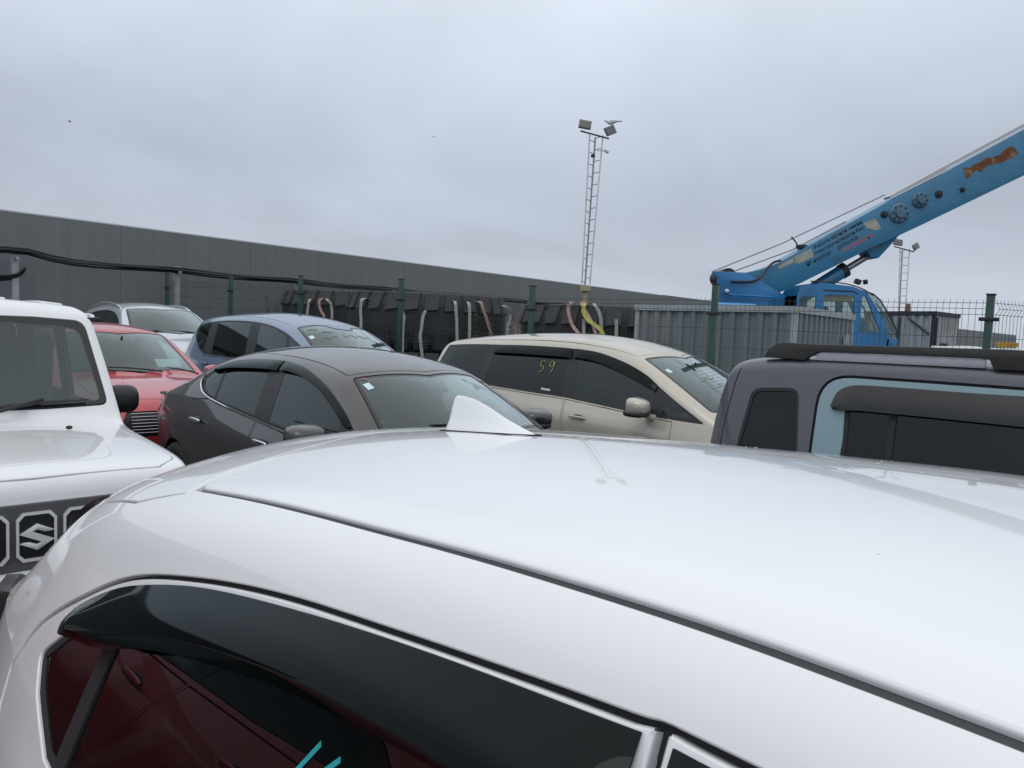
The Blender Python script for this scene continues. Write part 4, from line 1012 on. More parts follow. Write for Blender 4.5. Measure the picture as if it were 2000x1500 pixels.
# ---------------------------------------------------------------- two-tone kei car with roof rails
def kei_wagon():
    c = Car('two_tone_kei_car',
        prof=[(-1.56, .38), (-1.62, .65), (-1.61, 1.0), (-1.565, 1.30), (-1.53, 1.47), (-1.495, 1.555), (-1.43, 1.60), (-1.31, 1.625), (-1.0, 1.645), (-.4, 1.657), (.1, 1.652), (.45, 1.62), (.58, 1.575), (.72, 1.42), (.98, 1.10), (1.05, 1.055), (1.35, 1.01), (1.58, .95), (1.66, .80), (1.69, .6), (1.65, .38)],
        W=[(-1.62, .58), (-1.55, .65), (-1.44, .71), (-1.28, .735), (1.2, .735), (1.5, .69), (1.69, .58)],
        zs=[(-1.6, .78), (1.6, .74)], zb=[(-1.6, .97), (0, .95), (1.0, .93), (1.6, .84)],
        bin_=[(-1.6, .012), (1.6, .03)], T=[(-1.6, .16), (0, .16), (1, .2)],
        crown=[(-1.6, .06), (-1.3, .11), (.4, .11), (.7, .14), (1.0, .14), (1.1, .08), (1.6, .08)],
        fil=[(-1.6, .05), (-1.4, .06), (.4, .06), (.7, .04), (1.6, .04)], NU=170, nt=(10, 24, 10, 14), h=.025, tk=.12)
    door = [(-.951, .95), (-.951, 1.13), (-.957, 1.533, .17), (-.4, 1.536), (.08, 1.536), (.088, .95), (.10, .36, .03), (-.72, .36, .04), (-.78, .5), (-.90, .66), (-.95, .8)]
    rwin = [(-.80, .96, .03), (-.79, 1.20), (-.805, 1.40, .08), (-.72, 1.485, .06), (.04, 1.497, .02), (.055, .96, .02)]
    c.part('rear_door', door, 'side', PAINT_DENIM, .010, -.001, cut=True, holes=[rwin], rim=.02, bev=.004)
    fdoor = [(.10, 1.536), (.3, 1.53, .04), (.50, 1.47, .06), (.72, 1.20), (.90, .98), (.92, .7), (.85, .36, .04), (.115, .36, .03), (.102, .95)]
    fwin = [(.14, 1.495, .03), (.28, 1.492, .05), (.45, 1.43, .05), (.66, 1.17), (.78, 1.0, .03), (.14, .96, .03)]
    c.part('front_door', fdoor, 'side', PAINT_DENIM, .0035, 0, cut=True, holes=[fwin], rim=.02, bev=.004)
    for w in (rwin, fwin):
        c.lholes += [c.ut(w, 'side', -.006, -1), c.ut(w, 'side', -.006, 1)]
    c.part('window_seal', rwin, 'side', RUBBER, .0, -.006, holes=[rwin], rim=.012, hgap=.022)
    c.part('window_glass', rwin, 'side', G_PRIV, .018, -.012, rim=.003)
    c.part('window_bar', [(-.575, .95), (-.585, 1.49), (-.555, 1.49), (-.545, .95)], 'side', RUBBER, 0, -.004, rim=.01)
    c.part('window_seal', fwin, 'side', RUBBER, .0, -.006, holes=[fwin], rim=.012, hgap=.02)
    c.part('window_glass', fwin, 'side', G_SIDE, .016, -.012, rim=.003)
    q = [(-1.318, 1.425, .06), (-1.050, 1.447, .06), (-1.010, 1.14), (-1.0, .985, .05), (-1.375, .97, .05), (-1.36, 1.113)]
    c.part('window_surround', q, 'side', BLACK_TRIM, -.012, -.003, cut=True, lcut=True, holes=[q], rim=.015, hgap=.016, bev=.005)
    c.part('quarter_light', q, 'side', G_PRIV, .014, -.010, rim=.003)
    c.part('quarter_panel', [(-1.36, .93, .02), (-.965, .93, .02), (-.965, .80), (-1.0, .70), (-1.3, .72), (-1.48, .60), (-1.48, .80)], 'side', PAINT_DENIM, .003, .002)
    c.visor('door_visor', [(-.872, 1.372), (-.848, 1.440), (-.795, 1.476), (-.70, 1.487), (-.4, 1.490), (.07, 1.490)], [(-.855, 1.350), (-.80, 1.352), (-.70, 1.357), (-.6, 1.358), (-.4, 1.360), (.07, 1.360)], mat('visor_dark', (.006, .006, .006), .30, coat=.2, var=.2, vscale=10), .020, 50)
    c.visor('door_visor', [(.12, 1.508), (.28, 1.504), (.45, 1.45), (.68, 1.19)], [(.12, 1.362), (.24, 1.36), (.36, 1.31), (.62, 1.08)], MATS['visor_dark'], .018, 30)
    screen(c, [(-.58, 1.54, .05), (.58, 1.54, .05), (.64, 1.13, .05), (-.64, 1.13, .05)], 'front', .03)
    screen(c, [(-.48, 1.46, .06), (.48, 1.46, .06), (.52, 1.12, .06), (-.52, 1.12, .06)], 'rear', .03, G_PRIV, 'rear_window')
    c.part('bonnet', [(1.10, -.60, .03), (1.10, .60, .03), (1.5, .56, .05), (1.54, 0), (1.5, -.56, .05)], 'top', PAINT_DENIM, .003, 0, cut=True)
    # D-pillar crease shut line of the tailgate
    c.part('tailgate_seam', [(-1.490, .95), (-1.475, 1.20), (-1.44, 1.45), (-1.418, 1.53), (-1.411, 1.528), (-1.433, 1.448), (-1.468, 1.20), (-1.483, .95)], 'side', RUBBER, 0, .0012, rim=0)
    RAIL = mat('rail_plastic', (.030, .029, .028), .62, var=.15, vscale=20, bump=.2, bscale=300)
    for sd in (-1, 1):
        y = .575
        bm = bmesh.new()
        pr = [(-1.285, 1.597), (-1.255, 1.645), (-1.215, 1.675), (-1.17, 1.686), (-1.0, 1.683), (-.12, 1.698), (.30, 1.690), (.42, 1.64), (.40, 1.60), (.16, 1.612), (.12, 1.650), (-.03, 1.650), (-.05, 1.606), (-.175, 1.604), (-.195, 1.650), (-.97, 1.644), (-1.03, 1.612), (-1.05, 1.594)]
        add_prism(bm, pr, sd * (y - .022), sd * (y + .022)); bmesh.ops.bevel(bm, geom=[e for e in bm.edges], offset=.008, segments=2, profile=.6, affect='EDGES')
        o = link('roof_rail', bm_mesh(bm, auto=45), c.root, RAIL)
        prism_obj('rail_gap_lit_roof', [(-1.01, 1.598), (-.96, 1.642), (-.21, 1.648), (-.21, 1.607)], sd * (y - .012), sd * (y + .010), mat('lit_roof_tone', (.42, .42, .46), .38, metal=.5), o, bev=.004)  # pale strip added for the lit roof seen through the rail opening
    for sd in (-1, 1):
        c.part('tail_light', [(sd * .52, .62, .02), (sd * .66, .62, .02), (sd * .66, .86, .02), (sd * .52, .86, .02)], 'rear', REDLENS, .002, .003)
        c.part('headlight', [(sd * (.50 + .11 * math.cos(a)), .76 + .10 * math.sin(a)) for a in np.linspace(0, 2 * math.pi, 20)[:-1]], 'front', LAMP, .002, .004)
    c.part('grille', [(-.36, .70, .03), (.36, .70, .03), (.36, .80, .03), (-.36, .80, .03)], 'front', BLACK_TRIM, .002, .003)
    handle(c, -.80, .86, BLACK_TRIM); handle(c, .22, .86, BLACK_TRIM)
    mirror_part(c, .68, 1.03, .82, PAINT_DENIM)
    seats(c, .05, -.75, .33, .55, SEAT); cockpit(c, .72, 1.02, 1.2)
    wheels(c, (-1.24, 1.22), .73, .30, .165)
    c.finish(PAINT_GUN, (-1.24, 1.22), .335, .30)
    c.place(2.72, 3.65, -45.7)
    tag(c.root, 'pale blue small car with gunmetal grey roof, rear pillar and black roof rails', 'car')
    return c
kei_wagon()

# ---------------------------------------------------------------- white boxy off-roader
def offroader():
    c = Car('white_off_roader',
        prof=[(-1.50, .48), (-1.53, .7), (-1.52, 1.1), (-1.48, 1.5), (-1.45, 1.66), (-1.40, 1.715), (-1.3, 1.735), (-.5, 1.755), (-.05, 1.752), (.06, 1.735), (.13, 1.695), (.155, 1.665), (.28, 1.46), (.43, 1.20), (.475, 1.125), (.53, 1.093), (.75, 1.085), (1.3, 1.060), (1.52, 1.040), (1.60, 1.012), (1.625, .965), (1.635, .90), (1.64, .7), (1.62, .48)],
        W=[(-1.53, .62), (-1.45, .665), (-1.3, .68), (.3, .69), (1.3, .675), (1.55, .655), (1.64, .60)],
        zs=[(-1.5, .80), (1.6, .78)], zb=[(-1.5, 1.06), (.3, 1.04), (.6, .98), (1.5, .93), (1.62, .88)],
        bin_=[(-1.5, .012), (.3, .015), (.6, .01), (1.6, .01)], T=[(-1.5, .09), (.3, .10), (.7, .14), (1.6, .14)],
        crown=[(-1.5, .03), (-1.2, .09), (0, .10), (.2, .06), (.45, .05), (.6, .07), (1.6, .05)],
        fil=[(-1.5, .04), (-1.2, .05), (0, .06), (.2, .03), (.5, .03), (.8, .05), (1.6, .05)], NU=190, nt=(9, 20, 12, 18), h=.025, zr=.45, tk=.1)
    wsp = [(-.555, 1.640, .06), (-.3, 1.655), (.3, 1.655), (.555, 1.640, .06), (.612, 1.165, .05), (.3, 1.155), (-.3, 1.155), (-.612, 1.165, .05)]
    wsg = [(-.520, 1.598, .07), (-.40, 1.612), (-.15, 1.622), (.15, 1.622), (.40, 1.612), (.520, 1.598, .07), (.580, 1.190, .05), (.3, 1.182), (-.3, 1.182), (-.580, 1.190, .05)]
    c.part('windshield_border', wsp, 'front', BLACK_GLOSS, .003, -.002, cut=True, lcut=True, holes=[wsg], rim=.010, bev=.003)
    c.part('windshield', wsg, 'front', G_CLEAR, -.002, -.004, rim=.003)
    screen(c, [(-.52, 1.60, .06), (.52, 1.60, .06), (.54, 1.12, .06), (-.54, 1.12, .06)], 'rear', .03, G_PRIV, 'rear_window')
    sw = [(-.50, 1.11, .04), (-.50, 1.60, .06), (.02, 1.60, .07), (.30, 1.13, .05)]
    qw = [(-1.38, 1.12, .05), (-1.38, 1.58, .06), (-.66, 1.60, .06), (-.66, 1.12, .05)]
    c.part('front_door', [(-.58, 1.68, .05), (.05, 1.68, .05), (.38, 1.15), (.40, .62, .05), (-.30, .52, .04), (-.58, .60, .05)], 'side', PAINT_WHITE2, .0035, 0, cut=True, holes=[sw])
    c.lholes += [c.ut(w, 'side', -.004, sd) for w in (sw, qw) for sd in (-1, 1)]
    c.part('window_seal', sw, 'side', RUBBER, 0, -.005, holes=[sw], rim=.01, hgap=.02); c.part('window_glass', sw, 'side', G_SIDE, .016, -.01, rim=.003)
    c.part('window_seal', qw, 'side', RUBBER, 0, -.004, cut=True, holes=[qw], rim=.01, hgap=.02); c.part('window_glass', qw, 'side', G_SIDE, .016, -.01, rim=.003)
    # bonnet with raised centre, scuttle strip
    bon = [(.70, -.585, .04), (.68, 0), (.70, .585, .04), (1.50, .60, .05), (1.585, .5), (1.60, 0), (1.585, -.5), (1.50, -.60, .05)]
    c.part('bonnet', bon, 'top', PAINT_WHITE2, .003, 0, cut=True, rim=.015, bev=.004)
    c.part('bonnet_bulge', [(.76, -.44, .10), (.76, .44, .10), (1.46, .34, .12), (1.46, -.34, .12)], 'top', PAINT_WHITE2, 0, .007, rim=.012, bev=.010)
    for yy in (-.28, .28):
        bm = blob(.013, .016, .010, 2.2); bmesh.ops.transform(bm, matrix=Matrix.Translation((.80, yy * 1.15, 1.098)), verts=bm.verts)
        link('washer_jet', bm_mesh(bm, True), c.root, BLACK_TRIM)
    # roof ribs and gutter ends
    for yy in (-.44, -.15, .15, .44):
        c.part('roof_rib', [(-1.2, yy - .05, .03), (-.05, yy - .05, .03), (-.05, yy + .05, .03), (-1.2, yy + .05, .03)], 'top', PAINT_WHITE2, 0, .010, rim=.012, bev=.010)
    for sd in (-1, 1):
        tube_obj('drip_gutter', smooth_path([(.115, sd * .595, 1.652), (.06, sd * .633, 1.664), (-.1, sd * .64, 1.672), (-1.4, sd * .632, 1.672)], 2), .013, PAINT_WHITE2, c.root)
        box_obj('gutter_cap', (.118, sd * .612, 1.648), (.05, .075, .022), BLACK_TRIM, c.root, .006)
    # grille panel with chrome-edged slots
    BRIGHT = mat('bright_chrome', (.80, .81, .83), .25, metal=.45, coat=.5)
    GR = mat('grille_grey', (.075, .075, .082), .5, metal=.3, var=.1, vscale=10)
    xg = 1.652
    o = prism_obj('grille', [(-.655, .64), (.655, .64), (.655, .90), (.63, .916), (-.63, .916), (-.655, .90)], 1.60, xg, GR, c.root, 'X', .006)
    def slot(y0, y1, z0, z1, ch):
        return [(y0 + ch, z0), (y1 - ch, z0), (y1, z0 + ch * 1.2), (y1, z1 - ch * 1.2), (y1 - ch, z1), (y0 + ch, z1), (y0, z1 - ch * 1.2), (y0, z0 + ch * 1.2)]
    for k in (-2, -1, 0, 1, 2):
        yc = k * .165; L = slot(yc - .071, yc + .071, .684, .884, .022); L2 = slot(yc - .061, yc + .061, .696, .873, .019)
        bm = bmesh.new()
        A = [bm.verts.new((xg + .010, a, b)) for a, b in L]; B = [bm.verts.new((xg + .010, a, b)) for a, b in L2]
        A0 = [bm.verts.new((xg - .004, a, b)) for a, b in L]; B0 = [bm.verts.new((xg - .008, a, b)) for a, b in L2]
        n = len(L)
        for i in range(n):
            j = (i + 1) % n
            bm.faces.new((A[i], A[j], B[j], B[i])); bm.faces.new((A0[i], A0[j], A[j], A[i])); bm.faces.new((B[i], B[j], B0[j], B0[i]))
        bmesh.ops.recalc_face_normals(bm, faces=bm.faces)
        f = link('grille_frame', bm_mesh(bm), o, BRIGHT)
        prism_obj('grille_opening', L2, xg - .003, xg + .0015, mat('grille_black', (.006, .006, .007), .3), f, 'X')
        if k:
            for zz in (.73, .76, .79, .82, .85):
                box_obj('grille_mesh_bar', (xg + .003, yc, zz), (.004, .11, .006), BLACK_TRIM, f)
    # maker's S-shaped emblem
    em = [(.061 * a_, .783 + .054 * b_) for a_, b_ in ((-1, .30), (0, 1), (1, .40), (.72, .33), (.42, .34), (0, .56), (-.25, .42), (1, -.30), (0, -1), (-1, -.40), (-.72, -.33), (-.42, -.34), (0, -.56), (.25, -.42))]
    prism_obj('emblem', em, xg + .004, xg + .016, BRIGHT, o, 'X', .002)
    for sd in (-1, 1):
        bm = bmesh.new(); add_lathe(bm, [(.012, xg + .03), (.06, xg + .026), (.082, xg + .012), (.085, xg - .01)], 28, 'X')
        bmesh.ops.transform(bm, matrix=Matrix.Translation((0, sd * .515, .785)), verts=bm.verts); h = link('headlight', bm_mesh(bm, True), c.root, LAMP)
        bm = bmesh.new(); add_lathe(bm, [(.083, xg + .004), (.086, xg + .022), (.097, xg + .022), (.100, xg + .0)], 28, 'X')
        bmesh.ops.transform(bm, matrix=Matrix.Translation((0, sd * .515, .785)), verts=bm.verts); link('headlight_ring', bm_mesh(bm, auto=50), h, CHROME)
    box_obj('front_bumper', (1.655, 0, .545), (.14, 1.30, .17), PLASTIC_DK, c.root, .03)
    box_obj('bumper_lip', (1.665, 0, .632), (.10, 1.26, .03), PAINT_WHITE2, c.root, .008)
    for xa in (-1.10, 1.15):
        for sd in (-1, 1):
            a = np.linspace(R(200), R(-20), 22)
            tube_obj('wheel_arch_flare', [(xa + .40 * math.cos(t), sd * .695, .36 + .40 * math.sin(t)) for t in a], .045, PLASTIC_DK, c.root, 8)
    mirror_part(c, .05, 1.155, .80, BLACK_TRIM, (.075, .09, .088), low=None)
    wipers(c, [((.475, -.10, 1.150), (.452, .50, 1.200)), ((.49, -.55, 1.145), (.452, .02, 1.198))])
    tube_obj('wiper_arm', [(.62, -.06, 1.105), (.54, .02, 1.15), (.455, .28, 1.212)], .010, BLACK_TRIM, c.root)
    inner_mirror(c, .20, 1.52)
    handle(c, -.42, .93, BLACK_TRIM)
    seats(c, -.18, -.95, .30, .68, SEAT); cockpit(c, .28, 1.12, 1.22)
    wheels(c, (-1.10, 1.15), .70, .345, .18)
    tube_obj('spare_wheel', [(-1.56, -.05, .95), (-1.74, -.05, .95)], .33, RUBBER, c.root, 32)
    c.finish(PAINT_WHITE2, (-1.10, 1.15), .40, .36)
    c.place(-3.05, 4.12, -45.6)
    tag(c.root, 'boxy white off-roader with chrome-framed grille slots and upright windshield', 'car')
    return c
offroader()

# ================================================================== perimeter wall, posts, cable
WALLM = mat('wall_sheet', (.165, .176, .180), .75, var=.11, vscale=1.0, stretch=(5, 5, .16), bump=.15, bscale=3, var2=(.20, .21, .208), v2scale=.35)
WN, WD = Vector((-.779, .627, 0)), Vector((.627, .779, 0))
def wpt(a, d=16.3, z=0.): p = WN * d + WD * a; return Vector((p.x, p.y, z))
wroot = empty('perimeter_wall', wpt(14.))
tag(wroot, 'long dark grey sheet wall running away behind the parked cars', 'wall')
wrot = Matrix.Rotation(math.atan2(WD.y, WD.x), 3, 'Z')
a = -8.
while a < 190:
    w = 3.0 if a < 31 else 8.0
    zt = 3.48 if a < 31 else 3.52 + (a - 31) * .0075
    zb_ = gz(wpt(a + w / 2).x, wpt(a + w / 2).y) - .1
    o = box_obj('wall_panel', (0, 0, 0), (w - .006, .07, 1), WALLM, wroot)
    o.scale = (1, 1, zt - zb_); p = wpt(a + w / 2, 16.3 + random.uniform(-.004, .004), (zt + zb_) / 2)
    o.matrix_parent_inverse = Matrix.Identity(4); o.location = p - wroot.location; o.rotation_euler = (0, 0, math.atan2(WD.y, WD.x))
    a += w
tube_obj('wall_coping', [wpt(-8, 16.3, 3.485) - wroot.location, wpt(31, 16.3, 3.485) - wroot.location], .03, mat('coping_steel', (.30, .32, .34), .5, metal=.4), wroot, 4)
STEEL = mat('post_steel', (.33, .34, .37), .6, metal=.2, var=.15, vscale=6)
ORD = ['leftmost', 'second from the left', 'third from the left', 'fourth from the left', 'fifth from the left', 'sixth from the left', 'farthest']
for k in range(0, 7):
    p = wpt(4.95 + 3.06 * k, 15.9); g = gz(p.x, p.y)
    r = empty('cable_post', (p.x, p.y, g), math.atan2(WD.y, WD.x))
    box_obj('post', (0, 0, (2.72 - g) / 2), (.11, .10, 2.72 - g), STEEL, r, .006)
    box_obj('post_plate', (0, 0, 2.72 - g), (.14, .13, .02), STEEL, r)
    box_obj('cable_bracket', (0, -.10, 2.60 - g), (.05, .14, .05), STEEL, r)
    tag(r, 'grey steel cable post in front of the dark wall, ' + ORD[k], 'post', 'cable posts along the wall')
CABLE = mat('cable_black', (.010, .011, .013), .55)
cb = empty('cable_bundle', wpt(4.95, 15.8, 0)); tag(cb, 'bundle of thick black cables slung along the grey posts by the dark wall', 'cable')
for k, (dz, dd) in enumerate(((0, 0), (.045, .03), (-.04, .02), (.01, -.05))):
    pts = []
    for i in range(-4, 46):
        al = 4.95 + 3.06 * (i / 4.); ph = (i % 4) / 4.
        z = 2.64 - .02 * math.sin(math.pi * ph) * (1 + .3 * k) + dz + (.13 * math.exp(-((al - 4.9) / .38) ** 2)) + .012 * math.sin(i * 1.7 + k)
        pts.append(wpt(al, 15.80 + dd, z))
    o = tube_obj('cable', [tuple(Vector(p) - cb.location) for p in smooth_path([tuple(v) for v in pts], 1)], .022, CABLE, cb, 8)
ct = empty('cable_coil', wpt(4.2, 15.8, 0)); tag(ct, 'loose black cable ends tied to the leftmost grey post', 'cable')
for k in range(5):
    P = [wpt(4.2 + .9 * t, 15.8 + .02 * k, 2.36 - .10 * math.sin(math.pi * t) - .02 * k + (.18 * (t - .95) * 10 if t > .95 else 0)) for t in np.linspace(-.6, 1, 12)]
    tube_obj('cable', [p - ct.location for p in P], .018, CABLE, ct)

# ================================================================== green mesh fence
GREEN = mat('fence_green', (.010, .050, .040), .45, coat=.3, var=.15, vscale=8)
WIRE = mat('fence_wire', (.018, .040, .038), .5)
FP = [(6.40, 7.54), (4.12, 6.49), (2.15, 8.06), (.215, 9.63), (-1.72, 11.19), (-3.68, 12.76), (-5.45, 14.28), (-7.35, 15.75)]
names = ['green fence post right of the corner', 'green fence post at the corner, nearest, with black clamp bar', 'green fence post in front of the blue crane turret', 'green fence post left of the lattice mast',
         'green fence post behind the blue people carrier windshield', 'green fence post in front of the leftmost tyre stack', 'green fence post between silver car and tyre stacks', 'green fence post at the dark wall']
for k, (x, y) in enumerate(FP):
    g = gz(x, y); r = empty('fence_post', (x, y, g), R(-39))
    h = 2.20 + (0.06 if k == 2 else 0) + (.05 if k >= 3 else 0) - (.04 if k in (0, 1) else 0)
    bm = bmesh.new(); add_box(bm, (0, 0, h / 2), (.062, .062, h), None, .006); link('post', bm_mesh(bm, auto=40), r, GREEN)
    box_obj('post_cap', (0, 0, h + .004), (.072, .072, .016), BLACK_TRIM, r, .004)
    for z in (1.95, 1.15, .35): box_obj('clamp', (0, -.012, z), (.15, .06, .032), BLACK_TRIM, r, .004)
    tag(r, names[k], 'post', 'green fence posts')
for k in range(len(FP) - 1):
    p, q = Vector((*FP[k], 0)), Vector((*FP[k + 1], 0)); d = (q - p); L = d.length; t = d / L; nrm = Vector((-t.y, t.x, 0))
    if nrm.y > 0: nrm = -nrm
    gp, gq = gz(*FP[k]), gz(*FP[k + 1])
    r = empty('wire_fence', ((p.x + q.x) / 2, (p.y + q.y) / 2, (gp + gq) / 2))
    folds = [(2.12, 0), (2.09, 0), (2.04, .03), (1.99, 0), (1.79, 0), (1.59, 0), (1.39, 0), (1.34, .03), (1.29, 0), (1.09, 0), (.89, 0), (.69, 0), (.64, .03), (.59, 0), (.39, 0), (.19, 0), (.10, 0)]
    V = []; F = []
    def rod(a, b, rad):
        a, b = Vector(a), Vector(b); ax = (b - a).normalized(); x = ax.orthogonal().normalized(); y = ax.cross(x); o = len(V)
        for e in (a, b):
            for j in range(4): V.append(e + (x * math.cos(j * math.pi / 2) + y * math.sin(j * math.pi / 2)) * rad)
        for j in range(4): F.append((o + j, o + (j + 1) % 4, o + 4 + (j + 1) % 4, o + 4 + j))
    base = lambda s, z, off: (p + t * s + nrm * (off + .025) + Vector((0, 0, z + gp + (gq - gp) * s / L))) - r.location
    for z, off in folds[1:]: rod(base(.03, z, off), base(L - .03, z, off), .003)
    n = int((L - .1) / .05)
    for i in range(n + 1):
        s = .05 + (L - .1) * i / n
        for (z0, o0), (z1, o1) in zip(folds[:-1], folds[1:]):
            if o0 == o1 == 0 and z1 > .12 and z0 < 2.1 and abs(z0 - z1) > .1 or True: rod(base(s, z0, o0), base(s, z1, o1), .0017)
    me = bpy.data.meshes.new('wire'); me.from_pydata(V, [], F)
    tag(link('wire_mesh', me, r, WIRE), kind='stuff')
    tag(r, ['welded wire fence panel right of the corner post', 'welded wire fence panel in front of the crane cab and metal shed', 'welded wire fence panel in front of the right tyre stack', 'welded wire fence panel in front of the middle tyre stack',
            'welded wire fence panel behind the blue people carrier', 'welded wire fence panel left of the tyre stacks', 'welded wire fence panel ending at the dark wall'][k], 'fence', 'wire fence panels')

# ================================================================== giant tyres in stacks
TYRE = mat('tyre_rubber', (.020, .021, .022), .75, var=.3, vscale=3, bump=.3, bscale=40, var2=(.032, .032, .031), v2scale=2)
bm = bmesh.new()
add_lathe(bm, [(.85, .12), (.95, .03), (1.15, 0), (1.38, .04), (1.50, .14), (1.53, .30), (1.53, .75), (1.50, .91), (1.38, 1.01), (1.15, 1.05), (.95, 1.02), (.85, .93), (.80, .70), (.80, .35), (.85, .12)], 72, 'Z')
TY = bm_mesh(bm, auto=50); TY.materials.append(TYRE)
def lug_mesh(up):
    bm = bmesh.new()
    z0, z1 = (.70, 1.03) if up else (.02, .35); s = .035
    pts = [(-.13, z0, 1.50), (.13, z0 + .03, 1.50), (.13 + s, z1, 1.38), (-.13 + s, z1, 1.38)]
    lo = [bm.verts.new((rr - .03, a, z)) for a, z, rr in pts]
    hi = [bm.verts.new((rr + (.075 if i < 2 else .10), a * .93, z + (.012 if i < 2 else -.008))) for i, (a, z, rr) in enumerate(pts)]
    if not up:
        pts = [(-.13, z0, 1.38), (.13, z0, 1.38), (.13 + s, z1, 1.50), (-.13 + s, z1 - .03, 1.50)]
        for v, (a, z, rr) in zip(lo, pts): v.co = (rr - .03, a, z)
        for i, (v, (a, z, rr)) in enumerate(zip(hi, pts)): v.co = (rr + (.10 if i < 2 else .075), a * .93, z + (.008 if i < 2 else -.012))
    for i in range(4): bm.faces.new((lo[i], lo[(i + 1) % 4], hi[(i + 1) % 4], hi[i]))
    bm.faces.new(hi); bmesh.ops.recalc_face_normals(bm, faces=bm.faces)
    me = bm_mesh(bm); me.materials.append(mat('lug_rubber_lit', (.040, .041, .043), .75, var=.3, vscale=4, bump=.2, bscale=30)); return me  # lightened copy of the carcass rubber; tread light and shade put into colour
LU, LD = lug_mesh(True), lug_mesh(False)
stacks = [(-3.8, 17.3, 'left'), (-1.71, 14.6, 'middle'), (1.65, 13.3, 'right')]
for (x, y, nm) in stacks:
    for lv in (0, 1):
        e = link('giant_tyre', TY); e.location = (x, y, gz(x, y) + lv * 1.055); e.rotation_euler = (0, 0, random.uniform(0, 1))
        for k in range(27):
            for up_, me in ((True, LU), (False, LD)):
                o = link('tread_lug', me, e); o.rotation_euler = (0, 0, 2 * math.pi * (k + (0 if up_ else .5)) / 27)
        tag(e, 'giant black mining tyre lying flat, %s of the %s stack' % (('top', nm) if lv else ('bottom', nm)), 'tyre', 'stacked giant tyres')
WEB = {'white': mat('webbing_white', (.36, .36, .34), .9, var=.2, vscale=12), 'pink': mat('webbing_pink', (.46, .29, .25), .9, var=.15, vscale=12), 'yellow': mat('webbing_yellow', (.46, .47, .13), .85, var=.15, vscale=12)}
SL = [('white', [(-4.35, 15.73, 2.11), (-4.37, 15.74, 1.99), (-4.39, 15.75, 1.83), (-4.38, 15.75, 1.67)], 'pale lifting strap at the left end of the left tyre stack'),
('pink', [(-4.07, 15.66, 2.13), (-4.13, 15.67, 2.12), (-4.11, 15.67, 1.98), (-4.06, 15.66, 1.86), (-3.99, 15.65, 1.79)], 'pink lifting strap over the left tyre stack'),
('white', [(-3.98, 15.65, 2.13), (-3.89, 15.64, 2.1), (-3.85, 15.64, 2.01), (-3.83, 15.64, 1.8)], 'pale lifting strap just right of the pink one on the left tyre stack'),
('white', [(-2.74, 13.3, 2.1), (-2.75, 13.3, 2.01), (-2.76, 13.31, 1.86), (-2.73, 13.29, 1.68)], 'pale lifting strap at the left end of the middle tyre stack'),
('white', [(-1.96, 12.96, 1.9), (-1.92, 12.95, 1.81), (-1.94, 12.96, 1.72), (-1.94, 12.96, 1.49), (-1.94, 12.96, 1.3)], 'knotted pale strap right beside the green post on the middle tyre stack'),
('white', [(-1.55, 12.95, 1.94), (-1.6, 12.94, 1.85), (-1.61, 12.94, 1.62), (-1.64, 12.94, 1.5), (-1.59, 12.94, 1.21)], 'long pale strap hanging left of the champagne car on the middle tyre stack'),
('white', [(-1.05, 13.08, 2.11), (-1.04, 13.08, 1.99), (-1.02, 13.09, 1.82), (-1.0, 13.1, 1.52)], 'left of two straight pale straps above the champagne car roof'),
('white', [(-.81, 13.21, 2.11), (-.8, 13.21, 1.83), (-.79, 13.22, 1.54)], 'right of two straight pale straps above the champagne car roof'),
('pink', [(-.61, 13.35, 2.13), (-.58, 13.36, 2.04), (-.5, 13.40, 1.84), (-.44, 13.44, 1.66), (-.41, 13.46, 1.57)], 'slanting pink strap on the middle tyre stack'),
('white', [(-.13, 14.09, 2.09), (-.07, 14.2, 1.93), (-.12, 14.14, 1.74), (-.13, 14.1, 1.59)], 'grey strap at the right end of the middle tyre stack'),
('pink', [(-.12, 14.13, 2.08), (-.02, 14.3, 1.88), (.04, 14.3, 1.58)], 'thin pink strap crossing the grey one at the middle stack end'),
('pink', [(.87, 11.83, 2.13), (.84, 11.85, 2.09), (.85, 11.84, 1.97), (.9, 11.82, 1.81), (.98, 11.78, 1.7), (1.07, 11.74, 1.61)], 'pink looped strap left on the right tyre stack'),
('pink', [(1.03, 11.74, 2.13), (1.09, 11.72, 2.04), (1.17, 11.69, 1.91), (1.25, 11.67, 1.76), (1.3, 11.66, 1.6)], 'pink strap behind the yellow one on the right tyre stack'),
('yellow', [(1.08, 11.70, 2.12), (1.06, 11.71, 2.03), (1.12, 11.69, 1.9), (1.2, 11.66, 1.84), (1.31, 11.64, 1.77), (1.37, 11.62, 1.71), (1.41, 11.62, 1.61)], 'bright yellow lifting strap on the right tyre stack'),
('white', [(1.22, 11.68, 2.12), (1.29, 11.66, 2.06), (1.34, 11.65, 1.94), (1.36, 11.65, 1.78), (1.34, 11.65, 1.64)], 'curved pale strap right of the yellow one'),
('white', [(1.09, 11.75, 1.89), (1.09, 11.75, 1.77), (1.1, 11.75, 1.62)], 'short pale strap below the yellow one'),
('white', [(1.58, 11.63, 1.91), (1.59, 11.63, 1.79), (1.6, 11.63, 1.6)], 'pale strap at the right end of the right tyre stack')]
